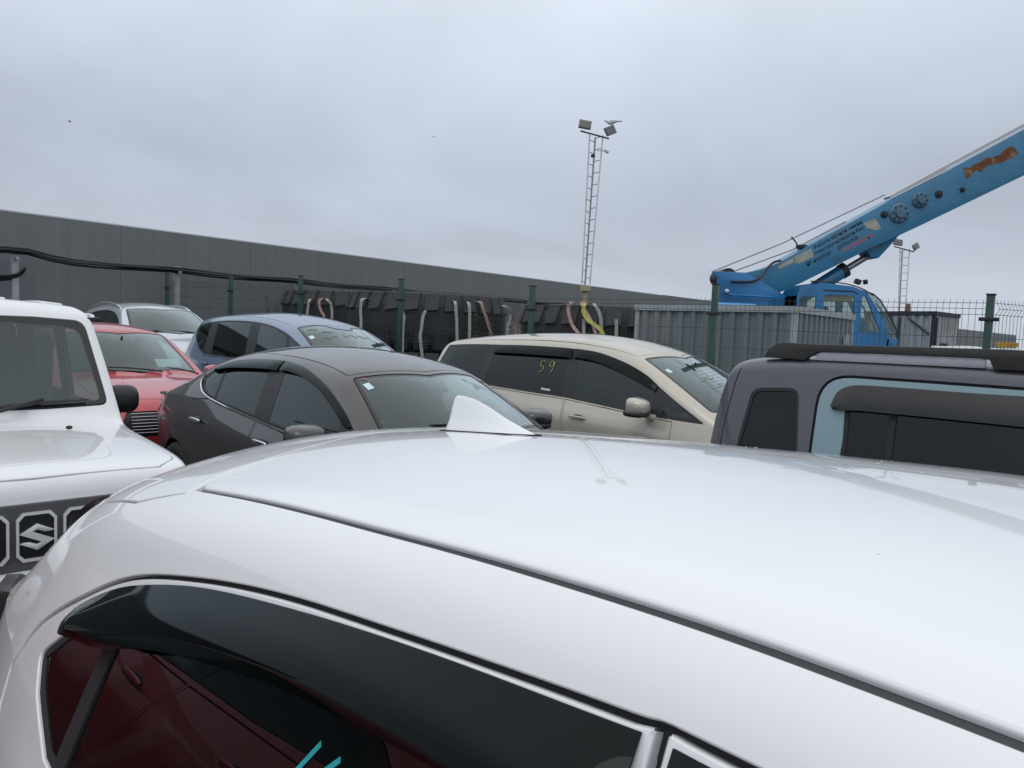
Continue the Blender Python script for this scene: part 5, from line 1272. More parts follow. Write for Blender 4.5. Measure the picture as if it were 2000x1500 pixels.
for i, (cn, P, lb) in enumerate(SL):
    P = [Vector(p) for p in P]
    cx, cy = min(((s[0], s[1]) for s in stacks), key=lambda s: (s[0] - P[0].x) ** 2 + (s[1] - P[0].y) ** 2)
    if P[0].z > 2.0:
        inn = (Vector((cx, cy, 0)) - Vector((P[0].x, P[0].y, 0))).normalized(); P = [P[0] + inn * .45 + Vector((0, 0, .03)), P[0] + inn * .2 + Vector((0, 0, .03)), P[0] + Vector((0, 0, .02))] + P[1:]
    P.append(P[-1] + Vector((random.uniform(-.05, .05), 0, -.5)))
    o = ribbon_obj('lifting_strap', smooth_path([tuple(p) for p in P], 2), (1, -.1, 0), (.052 if cn != 'yellow' else .06), WEB[cn])
    tag(o, lb, 'strap', 'lifting straps on the tyres')

# ================================================================== metal sheds
SHEDM = mat('shed_sheet', (.165, .190, .200), .55, metal=.25, var=.18, vscale=1.5, stretch=(8, 8, .4), var2=(.23, .24, .24), v2scale=1.2)
SHEDL = mat('shed_sheet_light', (.40, .42, .42), .6, metal=.2, var=.15, vscale=1.5, stretch=(8, 8, .4), var2=(.30, .27, .22), v2scale=1.5)
DARKFR = mat('shed_frame', (.030, .030, .034), .6)
def corr_sheet(p, q, z0, z1, nrm, pitch=.20, dep=.035):
    d = (q - p); L = d.length; t = d / L; n = max(1, round(L / pitch)); pts = []
    for k in range(n):
        s = L * k / n; u = L / n
        for f, o in ((0, 0), (.42, 0), (.52, dep), (.88, dep), (.98, 0)): pts.append((s + f * u, o))
    pts.append((L, 0)); bm = bmesh.new()
    A = [bm.verts.new(p + t * s + nrm * o + Vector((0, 0, z0))) for s, o in pts]; B = [bm.verts.new(p + t * s + nrm * o + Vector((0, 0, z1))) for s, o in pts]
    for i in range(len(A) - 1): bm.faces.new((A[i], A[i + 1], B[i + 1], B[i]))
    return bm_mesh(bm)
def shed(name, corners, z0, z1, m, label, trim, roofm, sheetw=.8, slope=0.):
    C = [Vector((*c, 0)) for c in corners]; cen = sum(C, Vector()) / 4; r = empty(name, (cen.x, cen.y, z0)); loc = Vector((cen.x, cen.y, z0))
    for i in range(4):
        p, q = C[i], C[(i + 1) % 4]; d = q - p; t = d.normalized(); nrm = Vector((t.y, -t.x, 0))
        if nrm.dot(p - cen) < 0: nrm = -nrm
        n = max(1, round(d.length / sheetw))
        for k in range(n):
            a, b = p + d * (k / n), p + d * ((k + 1) / n)
            link('cladding_sheet', corr_sheet(a - loc + nrm * .002 * (k % 2) + Vector((0, 0, z0)), b - loc + nrm * .002 * (k % 2) + Vector((0, 0, z0)), 0, z1 - z0, nrm), r, m)
        mid = (p + q) / 2 - loc + nrm * .03
        box_obj('roof_trim', (mid.x, mid.y, z1 - z0 + .035), (d.length + .10, .05, .085), trim, r, rot=Matrix.Rotation(math.atan2(t.y, t.x), 3, 'Z'))
        box_obj('corner_post', (p.x - loc.x + .0, p.y - loc.y, (z1 - z0) / 2), (.07, .07, z1 - z0), trim, r, rot=Matrix.Rotation(math.atan2(t.y, t.x), 3, 'Z'))
    bm = bmesh.new(); vs = [bm.verts.new((c.x - loc.x, c.y - loc.y, z1 - z0 + .055)) for c in C]; bm.faces.new(vs); bmesh.ops.solidify(bm, geom=bm.faces[:], thickness=.02)
    link('roof', bm_mesh(bm), r, roofm); tag(r, label, 'shed'); return r, loc
TRIM_PALE = mat('shed_trim', (.33, .36, .37), .5, metal=.2, var=.2, vscale=4)
s1, l1 = shed('metal_shed', [(1.87, 11.3), (3.63, 9.67), (5.29, 11.75), (3.53, 13.38)], 0, 2.06, SHEDM, 'grey corrugated metal shed in front of the blue crane', TRIM_PALE, TRIM_PALE)
# torn white notice on its right wall
pn = Vector((5.08, 11.46, 1.70)); dn = Vector((.62, .78, 0)).normalized(); nn_ = Vector((dn.y, -dn.x, 0))
bm = bmesh.new()
pol = [(-.22, -.17), (.10, -.18), (.12, .02), (.08, .15), (.0, .11), (-.06, .14), (-.12, .05), (-.20, .12)]
vs = [bm.verts.new(pn - l1 + dn * a_ + nn_ * .045 + Vector((0, 0, b_))) for a_, b_ in pol]; bm.faces.new(vs); bmesh.ops.solidify(bm, geom=bm.faces[:], thickness=.004)
link('torn_notice', bm_mesh(bm), s1, mat('notice_paper', (.55, .57, .60), .85, var=.1, vscale=15))
s2, l2 = shed('metal_kiosk', [(8.2, 17.4), (8.95, 15.95), (10.0, 16.9), (9.2, 18.3)], 0, 2.36, SHEDL, 'pale corrugated metal kiosk with dark frame right of the crane cab', DARKFR, DARKFR)
# door braces on the kiosk
dd_ = (Vector((10.0, 16.9, 0)) - Vector((8.95, 15.95, 0))); tt = dd_.normalized(); nm_ = Vector((tt.y, -tt.x, 0))
b0 = Vector((8.95, 15.95, 0)) - l2 + nm_ * .06
for a_, b_ in (((.35, 1.75), (.75, 1.75)), ((.55, 1.35), (.55, 1.75)), ((.02, 1.42), (1.35, 1.42)), ((.02, .2), (.02, 2.3))):
    tube_obj('door_brace', [b0 + tt * a_[0] + Vector((0, 0, a_[1])), b0 + tt * b_[0] + Vector((0, 0, b_[1]))], .022, DARKFR, s2, 6)
d3 = Vector((8.2, 17.4, 0)) - Vector((8.95, 15.95, 0)); t3 = d3.normalized(); n3 = Vector((t3.y, -t3.x, 0)); n3 = -n3 if n3.y > 0 else n3
b3 = Vector((8.95, 15.95, 0)) - l2 + n3 * .06
for a_, b_ in (((.05, 1.95), (.55, 2.28)), ((.75, .2), (.75, 2.3)), ((.0, 1.42), (1.5, 1.42))):
    tube_obj('door_brace', [b3 + t3 * a_[0] + Vector((0, 0, a_[1])), b3 + t3 * b_[0] + Vector((0, 0, b_[1]))], .022, DARKFR, s2, 6)

# ================================================================== blue mobile crane
CR_BLUE = mat('crane_blue', (.014, .170, .40), .38, coat=.4, var=.12, vscale=3, var2=(.03, .10, .22), v2scale=2.5)
CR_TEAL = mat('crane_boom_blue', (.030, .180, .32), .42, coat=.3, var=.12, vscale=2.2, var2=(.05, .13, .20), v2scale=3)
CR_DARK = mat('crane_dark', (.02, .022, .025), .6, var=.2, vscale=8)
CR_GREY = mat('crane_grey', (.45, .46, .48), .5)
RUST = mat('rust_patch', (.16, .062, .022), .9, var=.5, vscale=9, bump=.3, bscale=40, var2=(.30, .24, .13), v2scale=9)
CO = Vector((5.6, 14.6, 0)); cr = empty('mobile_crane', CO)
tag(cr, 'bright blue mobile crane with raised boom and rust patch behind the fence', 'crane')
loc = lambda L: [(a - CO.x, b) for a, b in L]
Yc = lambda y: y - CO.y
def plate(name, outer, holes, y0, y1, m, parent):
    """flat plate with window holes, outline in (x,z)"""
    loops = [dens(rnd(L), .06) for L in [outer] + list(holes)]
    V = np.vstack(loops); E = []; o = 0
    for L in loops:
        n = len(L); E += [(o + k, o + (k + 1) % n) for k in range(n)]; o += n
    r = delaunay_2d_cdt([Vector(v) for v in V], E, [], 0, 1e-6, False)
    vo = np.array([(v[0], v[1]) for v in r[0]]); F = [tuple(f) for f in r[2]]
    F = [f for f, k in zip(F, inside(np.array([vo[list(f)].mean(0) for f in F]), loops)) if k]
    bm = bmesh.new(); A = [bm.verts.new((a, y0, b)) for a, b in vo]; B = [bm.verts.new((a, y1, b)) for a, b in vo]
    for f in F:
        bm.faces.new([A[i] for i in f]); bm.faces.new([B[i] for i in f[::-1]])
    for i, j in r[1]:
        if sum(1 for f in F if i in f and j in f) == 1: bm.faces.new((A[i], A[j], B[j], B[i]))
    bmesh.ops.recalc_face_normals(bm, faces=bm.faces)
    return link(name, bm_mesh(bm), parent, m)
# carrier
prism_obj('carrier', loc([(3.0, .75), (8.6, .75), (8.75, .95), (8.7, 1.45), (7.1, 1.45), (7.0, 1.55), (3.1, 1.55), (2.95, 1.4)]), Yc(13.5), Yc(15.9), CR_BLUE, cr, bev=.03)
for x in (3.9, 7.7):
    for y in (13.55, 15.85):
        bm = bmesh.new(); sd = -1 if y < 14.6 else 1
        add_lathe(bm, [(.32, -.16), (.45, -.20), (.58, -.18), (.62, -.12), (.62, .12), (.58, .18), (.45, .20), (.32, .16)], 36)
        w = link('wheel', bm_mesh(bm, auto=50), cr, RUBBER); w.location = (x - CO.x, Yc(y), .62)
        bm = bmesh.new(); add_lathe(bm, [(.33, sd * .15), (.30, sd * .10), (.10, sd * .13), (.01, sd * .14)], 24); link('rim', bm_mesh(bm, auto=40), w, CR_GREY)
for x in (3.15, 8.5):
    for sd in (-1, 1):
        box_obj('outrigger', (x - CO.x, sd * 1.25, .62), (.22, .34, .7), CR_BLUE, cr, .02)
# turret
side = [(3.65, 2.92), (3.76, 2.79), (3.80, 1.55), (5.22, 1.55), (5.22, 2.44), (4.26, 2.92)]
for y, ex in ((14.0, 0), (15.15, .36)): prism_obj('turret_side', [(max(a_, side[0][0] + ex - CO.x), b_) for a_, b_ in loc(side)], Yc(y), Yc(y + .08), CR_BLUE, cr, bev=.012)
prism_obj('counterweight', loc([(3.98, 2.84), (4.02, 1.6), (4.4, 1.6), (4.35, 2.78)]), Yc(14.09), Yc(15.14), CR_BLUE, cr, bev=.02)
box_obj('engine_cover', (4.55 - CO.x, Yc(13.94), 2.02), (1.0, .10, .52), CR_BLUE, cr, .02)
tube_obj('cover_tube', [(3.62 - CO.x, Yc(13.86), 2.28), (4.45 - CO.x, Yc(13.86), 2.28)], .06, mat('pale_blue_tube', (.10, .30, .58), .35, coat=.5), cr, 12)
bm = bmesh.new(); add_lathe(bm, [(.01, -.4), (.15, -.4), (.15, .4), (.01, .4)], 24); o = link('winch_drum', bm_mesh(bm, auto=40), cr, CR_DARK); o.location = (4.02 - CO.x, Yc(14.62), 2.86)
tube_obj('hose', smooth_path([(4.0 - CO.x, Yc(13.97), 2.74), (4.35 - CO.x, Yc(13.96), 2.74), (4.55 - CO.x, Yc(13.97), 2.82), (4.72 - CO.x, Yc(14.2), 3.02), (4.88 - CO.x, Yc(14.28), 3.17), (5.02 - CO.x, Yc(14.3), 3.20)], 2), .022, CR_DARK, cr)
bm = blob(.045, .03, .04, 2.2); bmesh.ops.transform(bm, matrix=Matrix.Translation((3.94 - CO.x, Yc(13.97), 2.56)), verts=bm.verts); link('side_lamp', bm_mesh(bm, True), cr, LAMP)
tube_obj('handrail', [(3.97 - CO.x, Yc(13.96), 2.50), (4.10 - CO.x, Yc(13.93), 2.49), (4.80 - CO.x, Yc(13.93), 2.48), (4.86 - CO.x, Yc(13.96), 2.42)], .015, CR_BLUE, cr)
# boom: slope 31 degrees
boom = [(4.30, 2.93), (4.66, 3.02), (4.98, 3.15), (5.53, 3.50), (7.01, 4.41), (8.07, 5.0), (9.61, 5.92), (12.2, 7.47), (12.25, 6.62), (9.69, 5.08), (7.56, 3.93), (6.70, 3.49), (5.46, 2.80), (5.02, 2.58), (4.45, 2.62)]
prism_obj('boom', loc(boom), Yc(14.33), Yc(14.97), CR_TEAL, cr, bev=.015)
prism_obj('boom_section', loc([(12.2, 7.40), (15.6, 9.45), (15.65, 8.75), (12.25, 6.70)]), Yc(14.39), Yc(14.91), CR_TEAL, cr, bev=.012)
prism_obj('boom_tray', loc([(7.05, 4.47), (8.05, 5.03), (8.07, 5.07), (9.62, 5.99), (12.2, 7.53), (12.2, 7.585), (9.6, 6.04), (8.03, 5.11), (7.02, 4.50)]), Yc(14.36), Yc(14.60), CR_GREY, cr)
prism_obj('cylinder_bracket', loc([(7.70, 4.02), (7.56, 3.93), (7.30, 3.78), (7.10, 3.52), (6.95, 3.34), (6.80, 3.36), (6.68, 3.50), (6.72, 3.62)]), Yc(14.45), Yc(14.85), CR_TEAL, cr, bev=.01)
tube_obj('cylinder_barrel', [(5.45 - CO.x, Yc(14.65), 2.45), (6.36 - CO.x, Yc(14.65), 3.08)], .135, CR_TEAL, cr, 20)
tube_obj('cylinder_collar', [(6.33 - CO.x, Yc(14.65), 3.06), (6.42 - CO.x, Yc(14.65), 3.12)], .150, CR_DARK, cr, 20)
tube_obj('cylinder_rod', [(6.40 - CO.x, Yc(14.65), 3.105), (6.84 - CO.x, Yc(14.65), 3.40)], .062, mat('rod_steel', (.35, .34, .36), .3, metal=.8), cr, 16)
for x, z, r_, d in ((7.58, 4.44, .15, .10), (7.21, 4.18, .19, .09), (6.93, 4.15, .07, .06), (7.93, 4.57, .075, .05), (8.37, 4.67, .05, .06)):
    bm = bmesh.new(); add_lathe(bm, [(.005, -d), (r_ * .45, -d), (r_ * .5, -d * .55), (r_ * .85, -d * .5), (r_, -d * .2), (r_, .02)], 24)
    o = link('boom_boss', bm_mesh(bm, auto=35), cr, mat('boss_grease', (.075, .16, .23), .55, var=.4, vscale=14) if r_ > .1 else CR_DARK); o.location = (x - CO.x, Yc(14.33), z)
    if r_ > .1:
        for k in range(8):
            a_ = 2 * math.pi * k / 8; box_obj('boss_bolt', (r_ * .72 * math.cos(a_), -d * .55, r_ * .72 * math.sin(a_)), (.025, .03, .025), CR_DARK, o)
yf = Yc(14.33)
STK = mat('old_sticker', (.36, .36, .31), .8, var=.25, vscale=12, var2=(.24, .27, .28), v2scale=14)
for nm, L in (('sticker', [(4.98, 3.10), (5.29, 3.27), (5.31, 3.20), (5.00, 3.03)]), ('sticker', [(5.27, 3.28), (5.59, 3.45), (5.65, 3.30), (5.38, 3.16), (5.31, 3.16)]), ('sticker', [(6.55, 3.97), (6.76, 4.06), (6.82, 4.0), (6.89, 3.88), (6.78, 3.84), (6.62, 3.88)])):
    prism_obj(nm, loc(L), yf - .004, yf - .0005, STK, cr)
rl = []; top_ = []; bot_ = []
for t in np.linspace(0, 1, 15):
    x0, z0 = 8.37 + .94 * t, 4.98 + .47 * t; j = random.uniform(-.045, .03)
    top_.append((x0 - .02, z0 + .075 + j)); bot_.append((x0 + .05, z0 - .075 + random.uniform(-.03, .05)))
prism_obj('rust_patch', loc(top_ + bot_[::-1]), yf - .004, yf - .0005, RUST, cr)
def text3(body, x, z, size, ang, m, name='lettering', y=None, parent=cr):
    cu = bpy.data.curves.new('t', 'FONT'); cu.body = body; cu.size = size; cu.extrude = 0; cu.resolution_u = 3; cu.offset = .0012
    ob = bpy.data.objects.new('t', cu); COL.objects.link(ob)
    bpy.context.view_layer.update()
    me = bpy.data.meshes.new_from_object(ob.evaluated_get(bpy.context.evaluated_depsgraph_get())); bpy.data.objects.remove(ob)
    me.materials.clear(); o = link(name, me, parent, m)
    o.location = (x - CO.x, (yf - .003) if y is None else y, z)
    o.rotation_euler = (Matrix.Rotation(R(-ang), 3, 'Y') @ Matrix.Rotation(R(90), 3, 'X')).to_euler()
    return o
tube_obj('weld_seam', [(7.4 - CO.x, yf - .002, 4.12), (9.7 - CO.x, yf - .002, 5.40), (12.2 - CO.x, yf - .002, 6.90)], .007, CR_TEAL, cr, 6)
INK = mat('ink_black', (.012, .018, .03), .7); INKR = mat('ink_red', (.42, .12, .14), .7)
text3('Работа вблизи линии', 5.66, 3.44, .100, 31.5, INK); text3('электропередачи без', 5.68, 3.325, .100, 31.5, INK)
text3('№ наряда', 5.54, 3.11, .108, 31.5, INK); text3('допуска', 6.10, 3.453, .108, 31.5, INK); text3('запрещена', 6.22, 3.41, .118, 31.5, INKR)
for a_, b_ in ((((3.82, 2.97), (5.10, 3.55)), 0), (((5.10, 3.55), (7.02, 4.56)), 0), (((4.10, 2.93), (5.35, 3.45)), .1), (((5.35, 3.45), (6.35, 4.04)), .1)):
    tube_obj('hoist_rope', [(a_[0][0] - CO.x, Yc(14.55) + b_, a_[0][1]), (a_[1][0] - CO.x, Yc(14.55) + b_, a_[1][1])], .013, mat('rope_steel', (.22, .22, .24), .5, metal=.4), cr, 6)
tube_obj('rope_guide', [(5.42 - CO.x, Yc(14.5), 3.44), (5.36 - CO.x, Yc(14.5), 3.58), (5.26 - CO.x, Yc(14.5), 3.68)], .014, CR_DARK, cr, 6)
box_obj('rope_sheave', (5.47 - CO.x, Yc(14.5), 3.50), (.16, .2, .07), CR_DARK, cr, .02)
# cab
cab = [(5.04, 1.55), (5.04, 2.50), (5.08, 2.62), (5.20, 2.71), (5.61, 2.735), (6.02, 2.70), (6.27, 2.62), (6.48, 2.34), (6.68, 2.01), (6.75, 1.80), (6.72, 1.55)]
wins = [[(5.10, 2.48, .06), (5.38, 2.50, .03), (5.40, 2.16, .03), (5.06, 2.16, .03)], [(5.52, 2.535, .03), (6.06, 2.54, .03), (6.10, 2.03, .03), (5.53, 2.03, .03)], [(6.21, 2.55, .02), (6.27, 2.53, .02), (6.585, 1.91, .04), (6.19, 1.89, .04)]]
for y in (13.40, 14.16):
    p_ = plate('cab_side', loc(cab), [[((q[0] - CO.x),) + tuple(q[1:]) for q in w] for w in wins], Yc(y), Yc(y + .04), CR_BLUE, cr)
    for w in wins: plate('cab_window', [((q[0] - CO.x),) + tuple(q[1:]) for q in w], [], Yc(y + .015), Yc(y + .021), glass('cab_glass', (.78, .83, .81), refl=1.1, veil=.03), p_)
    fr = [(6.27, 2.62), (6.40, 2.58), (6.53, 2.48), (6.66, 2.30), (6.78, 2.12), (6.87, 1.95), (6.90, 1.80), (6.75, 1.80), (6.68, 2.01), (6.48, 2.34)]
    plate('cab_corner_glass', loc(fr), [], Yc(y + .01), Yc(y + .016), MATS['cab_glass'], p_)
rim_ = [(5.04, 1.55), (5.04, 2.50), (5.08, 2.62), (5.20, 2.71), (5.61, 2.735), (6.02, 2.70), (6.27, 2.62)]
for a_, b_ in zip(rim_[:-1], rim_[1:]):
    bm = bmesh.new(); vs = [bm.verts.new((a_[0] - CO.x, Yc(13.42), a_[1])), bm.verts.new((b_[0] - CO.x, Yc(13.42), b_[1])), bm.verts.new((b_[0] - CO.x, Yc(14.18), b_[1])), bm.verts.new((a_[0] - CO.x, Yc(14.18), a_[1]))]
    bm.faces.new(vs); bmesh.ops.solidify(bm, geom=bm.faces[:], thickness=.03); link('cab_shell', bm_mesh(bm), cr, CR_BLUE)
fr = [(6.27, 2.62), (6.40, 2.58), (6.53, 2.48), (6.66, 2.30), (6.78, 2.12), (6.87, 1.95), (6.90, 1.80)]
bm = bmesh.new(); rows = [[bm.verts.new((a_ - CO.x, Yc(y), b_)) for y in (13.41, 14.19)] for a_, b_ in fr]
for a_, b_ in zip(rows[:-1], rows[1:]): bm.faces.new((a_[0], a_[1], b_[1], b_[0]))
link('cab_windshield', bm_mesh(bm, True), cr, MATS['cab_glass'])
for y in (13.405, 14.195): tube_obj('windshield_frame', [(a_ - CO.x, Yc(y), b_) for a_, b_ in fr], .012, CR_DARK, cr, 6)
box_obj('cab_nose', (6.80 - CO.x, Yc(13.8), 1.70), (.24, .80, .22), CR_BLUE, cr, .03)
prism_obj('door_groove', loc([(5.50, 2.60), (6.05, 2.60), (6.13, 2.56), (6.12, 2.58), (6.05, 2.622), (5.50, 2.622)]), Yc(13.392), Yc(13.402), CR_DARK, cr)
box_obj('sun_blind', (5.79 - CO.x, Yc(13.455), 2.475), (.53, .01, .11), mat('cardboard', (.50, .33, .20), .85, var=.2, vscale=10), cr)
box_obj('operator_seat', (5.62 - CO.x, Yc(13.8), 2.02), (.16, .5, .62), SEAT, cr, .05); box_obj('seat_cushion', (5.85 - CO.x, Yc(13.8), 1.76), (.5, .5, .14), SEAT, cr, .05)
box_obj('control_console', (6.45 - CO.x, Yc(13.8), 1.80), (.3, .6, .25), CR_DARK, cr, .05)
for x, rr in ((6.17, 20), (6.31, -12)): box_obj('work_light', (x - CO.x, Yc(13.55), 2.80), (.10 if rr > 0 else .05, .10, .085), CR_DARK, cr, .01, Matrix.Rotation(R(rr), 3, 'Y'))
tube_obj('roof_pipe', smooth_path([(5.3 - CO.x, Yc(13.5), 2.77), (5.8 - CO.x, Yc(13.5), 2.775), (6.2 - CO.x, Yc(13.5), 2.70), (6.45 - CO.x, Yc(13.5), 2.56)], 2), .012, CR_DARK, cr, 6)
tube_obj('wiper', [(6.60 - CO.x, Yc(13.7), 2.44), (6.80 - CO.x, Yc(13.6), 2.13), (6.90 - CO.x, Yc(13.5), 1.88)], .014, CR_DARK, cr, 6)

# ================================================================== lattice floodlight masts
GALV = mat('galvanised', (.66, .67, .68), .55, metal=.1, var=.15, vscale=10, var2=(.30, .25, .18), v2scale=1.2)
YRUST = mat('yellow_rust', (.34, .30, .18), .7, var=.3, vscale=8)
LEDF = mat('led_face', (.16, .16, .15), .35, var=.3, vscale=60)
def mast(x, y, z0, zt, xb, wb, xt, wt, n, label, lean=0., camkit=True, bands=True):
    r = empty('floodlight_mast', (x, y, gz(x, y)), 0); g = gz(x, y)
    bx = lambda s, f: Vector(((xb + (xt - xb) * f) + s * (wb + (wt - wb) * f) / 2 - x, 0, z0 + (zt - z0) * f - g))
    cz = lambda f: Vector((xb + (xt - xb) * f - x, .22, z0 + (zt - z0) * f - g))
    rad = .018 * (wt / .33)
    for s in (-1, 1): tube_obj('leg', [bx(s, 0), bx(s, 1)], rad, GALV, r, 8)
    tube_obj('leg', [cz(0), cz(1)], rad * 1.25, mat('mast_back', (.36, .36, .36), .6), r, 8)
    key = ('rung', label); bm = bmesh.new(); add_tube(bm, [(0, 0, 0), (1, 0, 0)], .008 * (wt / .33), 6); me = bm_mesh(bm, True); me.materials.append(CR_DARK)
    for k in range(n):
        f = (k + .6) / n
        for s in (-1, 1):
            a_, b_ = bx(s, f - (.25 / n if s < 0 else -.25 / n) * 0 + (.35 / n if s > 0 else 0)), cz(f + (.35 / n if s > 0 else 0)); d = b_ - a_
            o = link('rung', me, r); o.location = a_; o.rotation_euler = d.to_track_quat('X', 'Z').to_euler(); o.scale = (d.length, 1, 1)
    box_obj('base_post', ((bx(-1, 0) + bx(1, 0)) / 2 + Vector((0, .05, -(z0 - g) / 2))), (wb * .55, .14, z0 - g), YRUST, r)
    box_obj('base_plate', ((bx(-1, 0) + bx(1, 0)) / 2 + Vector((0, .05, 0))), (wb * 1.25, .26, .12), YRUST, r)
    k_ = wt / .33
    T = (bx(-1, 1) + bx(1, 1)) / 2
    tube_obj('crossbar', [T + Vector((-.40 * k_, -.03, .08 * k_)), T + Vector((.32 * k_, -.03, -.08 * k_))], .02 * k_, CR_DARK, r, 6)
    for sx, rr, ry in ((-.30, 0, 8), (.33, 35, -25)):
        h = box_obj('floodlight', (0, 0, 0), (.31 * k_, .07 * k_, .21 * k_), mat('lamp_housing', (.18, .18, .18), .5), r, .01)
        h.location = T + Vector((sx * k_, -.10, (.22 if sx < 0 else .10) * k_)); h.rotation_euler = (R(-15), R(ry), R(rr))
        for i in range(3):
            for j in range(3): box_obj('led_module', ((i - 1) * .095 * k_, -.038 * k_, (j - 1) * .062 * k_), (.082 * k_, .008, .050 * k_), LEDF, h)
    if camkit:
        tube_obj('camera_arm', [T + Vector((.02, -.02, -.38)), T + Vector((.22, -.05, -.36))], .015, GALV, r, 6)
        box_obj('security_camera', T + Vector((.27, -.06, -.40)), (.13, .08, .06), LAMP, r, .015, Matrix.Rotation(R(25), 3, 'Y'))
        box_obj('sensor_box', T + Vector((-.06, -.05, -.52)), (.10, .08, .07), CR_DARK, r, .01)
    tag(r, label, 'mast', 'lattice floodlight masts')
    return T + r.location
T1 = mast(1.80, 19.0, 2.78, 6.60, 1.765, .20, 1.845, .33, 13, 'tall lattice floodlight mast right of centre with a gull above its lamp')
T2 = mast(17.5, 34.0, 2.2, 6.0, 17.62, .28, 17.50, .43, 11, 'distant lattice floodlight mast right of the crane cab', camkit=False)
# small rusty beacon pole beyond the kiosk
o = empty('beacon_pole', (12.6, 24.0, 0)); tag(o, 'small rust-stained pole with beacon beyond the pale kiosk', 'pole')
tube_obj('pole', [(0, 0, 0), (0, 0, 2.9)], .035, RUST, o); tube_obj('beacon', [(0, 0, 2.62), (0, 0, 3.02)], [.10, .07], mat('beacon_red', (.17, .085, .075), .6), o, 10)

# ================================================================== birds
GW = mat('gull_white', (.60, .60, .60), .8); GG = mat('gull_grey', (.12, .13, .14), .8); GB = mat('gull_beak', (.35, .22, .05), .6)
def gull(x, y, z, rz, label, flying=False, sc_=1.):
    r = empty('gull', (x, y, z), rz); r.scale = (sc_,) * 3
    bm = bmesh.new(); add_tube(bm, [(-.20, 0, .03), (-.10, 0, .02), (0, 0, 0), (.08, 0, .0), (.13, 0, .03), (.165, 0, .055), (.20, 0, .06), (.215, 0, .058)], [.008, .035, .058, .055, .038, .033, .024, .008], 12)
    link('body', bm_mesh(bm, True), r, GW)
    tube_obj('beak', [(.205, 0, .056), (.245, 0, .048)], [.010, .003], GB, r, 6)
    for s in (-1, 1):
        if flying: L = [(.07, s * .03), (.10, s * .20), (.06, s * .40), (-.06, s * .62), (-.02, s * .40), (-.06, s * .2), (-.09, s * .03)]; zz = lambda v: .02 + .25 * abs(v) - .30 * v * v
        else: L = [(.08, s * .052), (.02, s * .062), (-.12, s * .045), (-.26, s * .012), (-.24, s * .005), (-.10, s * .018), (.06, s * .030)]; zz = lambda v: .05
        bm = bmesh.new(); vs = [bm.verts.new((a_, b_, zz(b_) if flying else .045 - .12 * max(0, abs(b_) - .02) * 4 * .1)) for a_, b_ in L]; bm.faces.new(vs); bmesh.ops.solidify(bm, geom=bm.faces[:], thickness=.012)
        link('wing', bm_mesh(bm), r, GG)
    bm = bmesh.new(); add_prism(bm, [(-.17, -.02), (-.17, .02), (-.29, .035), (-.29, -.035)], .025, .035, 'Z'); link('tail', bm_mesh(bm), r, GG)
    if not flying:
        for s in (-1, 1): tube_obj('leg', [(.0, s * .02, -.04), (.005, s * .02, -.13)], .005, GB, r, 5)
    tag(r, label, 'bird', 'gulls')
gull(2.21, 18.92, 6.90, R(165), 'grey and white gull perched above the right floodlight of the tall mast', False, .85)
gull(-35.8, 60, 16.5, R(200), 'distant gull flying in the upper left of the sky', True, .7)
gull(-7.0, 60, 16.5, R(160), 'tiny distant gull left of the tall mast in the sky', True, .45)

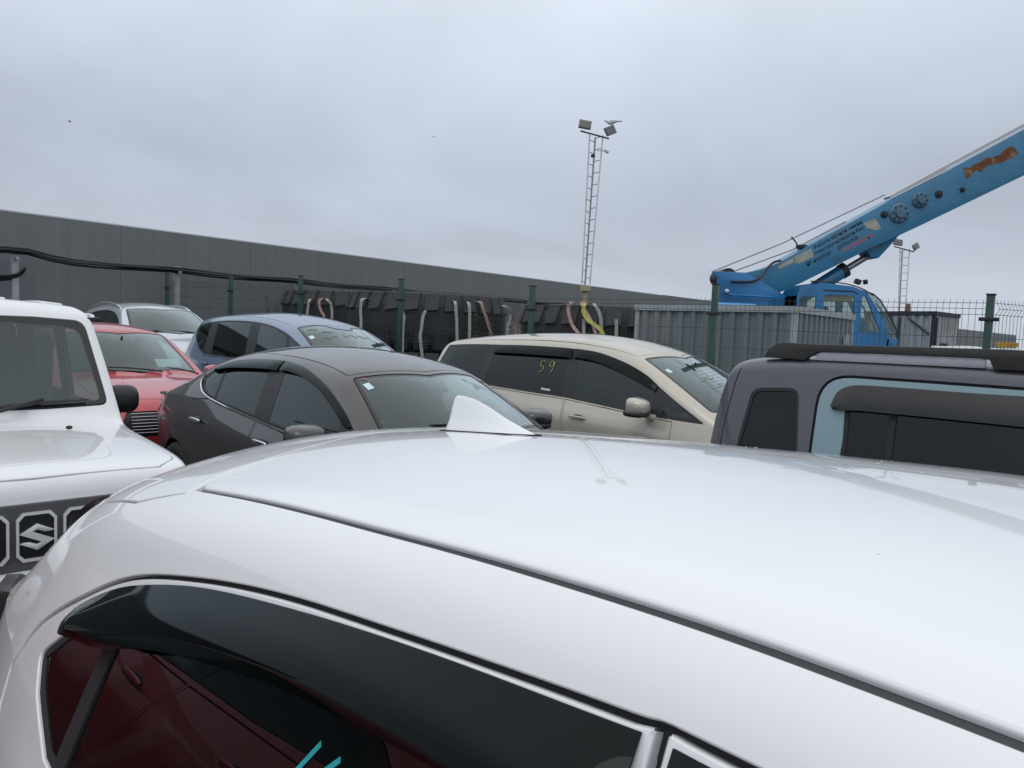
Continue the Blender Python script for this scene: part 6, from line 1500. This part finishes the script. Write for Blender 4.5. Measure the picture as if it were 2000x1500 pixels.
# ================================================================== weeds by the fence
LEAF = mat('weed_leaf', (.045, .075, .028), .7, var=.35, vscale=8)
def weed(x, y, h, label, n=260, sp=.16):
    g = gz(x, y); r = empty('tall_weed', (x, y, g)); V = []; F = []
    stems = []
    for k in range(4):
        bx_, by_ = random.uniform(-.08, .08), random.uniform(-.08, .08); tx, ty = bx_ + random.uniform(-sp, sp), by_ + random.uniform(-sp, sp); hh = h * random.uniform(.8, 1)
        P = [(bx_, by_, 0), (bx_ * .7 + tx * .3, by_ * .7 + ty * .3, hh * .5), (tx, ty, hh)]; stems.append(P); tube_obj('stem', P, [.008, .006, .003], LEAF, r, 5)
    for k in range(n):
        P = random.choice(stems); f = random.random() ** .7; a_, b_, c_ = map(np.array, P); p = a_ * (1 - f) ** 2 + 2 * b_ * f * (1 - f) + c_ * f * f
        an = random.uniform(0, 2 * math.pi); l = random.uniform(.05, .13) * (1.25 - f * .7); w = l * .28; d = np.array((math.cos(an), math.sin(an), random.uniform(-.2, .7))); d /= np.linalg.norm(d); q = np.cross(d, (0, 0, 1)); q /= np.linalg.norm(q) + 1e-6
        i = len(V); V += [tuple(p), tuple(p + d * l * .5 + q * w + (0, 0, .01)), tuple(p + d * l), tuple(p + d * l * .5 - q * w + (0, 0, .01))]; F.append((i, i + 1, i + 2, i + 3))
    me = bpy.data.meshes.new('lf'); me.from_pydata(V, [], F); tag(link('leaves', me, r, LEAF), kind='stuff'); tag(r, label, 'plant', 'weeds by the fence')
weed(-.50, 12.0, 1.88, 'tall green weed behind the champagne car, by the slanting pink strap')
weed(.13, 10.6, 1.95, 'tall grey-green weed just left of the fence post left of the mast')
weed(-5.2, 16.4, 1.95, 'green weed in front of the dark wall, above the blue people carrier', 320, .3)

# ================================================================== covered pallet beyond the corner post
o = empty('covered_pallet', (6.35, 9.6, 0)); tag(o, 'pallet under a white sheet beyond the corner post', 'pallet')
bm = bmesh.new(); bmesh.ops.create_grid(bm, x_segments=14, y_segments=14, size=.72)
for v in bm.verts: v.co.z = 1.705 + .012 * math.sin(v.co.x * 9) * math.cos(v.co.y * 7) - (.25 if max(abs(v.co.x), abs(v.co.y)) > .70 else 0)
bmesh.ops.solidify(bm, geom=bm.faces[:], thickness=.006); link('sheet', bm_mesh(bm, True), o, mat('tarp_white', (.62, .64, .66), .6))
box_obj('load', (0, 0, .92), (1.36, 1.36, 1.52), mat('load_grey', (.2, .2, .2), .8, var=.2), o, .02)
for z in (.05, .14): box_obj('pallet_board', (0, 0, z), (1.3, 1.3, .03), mat('pallet_wood', (.28, .20, .12), .8), o)
bm = bmesh.new(); pts = [(.20 * math.cos(a_) * (1 + .08 * math.sin(3 * a_)), .17 * math.sin(a_), .03 * (a_ / 6) + .012 * math.sin(5 * a_)) for a_ in np.linspace(0, 2 * math.pi * 4, 90)]
pts += [(.2 - .1 * k, -.05 * k, .0) for k in range(1, 7)]
add_tube(bm, pts, .022, 6); q = link('rope_coil', bm_mesh(bm, True), None, mat('rope_yellow', (.46, .27, .03), .8, var=.3, vscale=20)); q.location = (6.03, 9.1, 1.728); q.scale = (.55, .55, .35)
tag(q, 'orange-yellow rope coil on the white sheet beyond the corner post', 'rope')
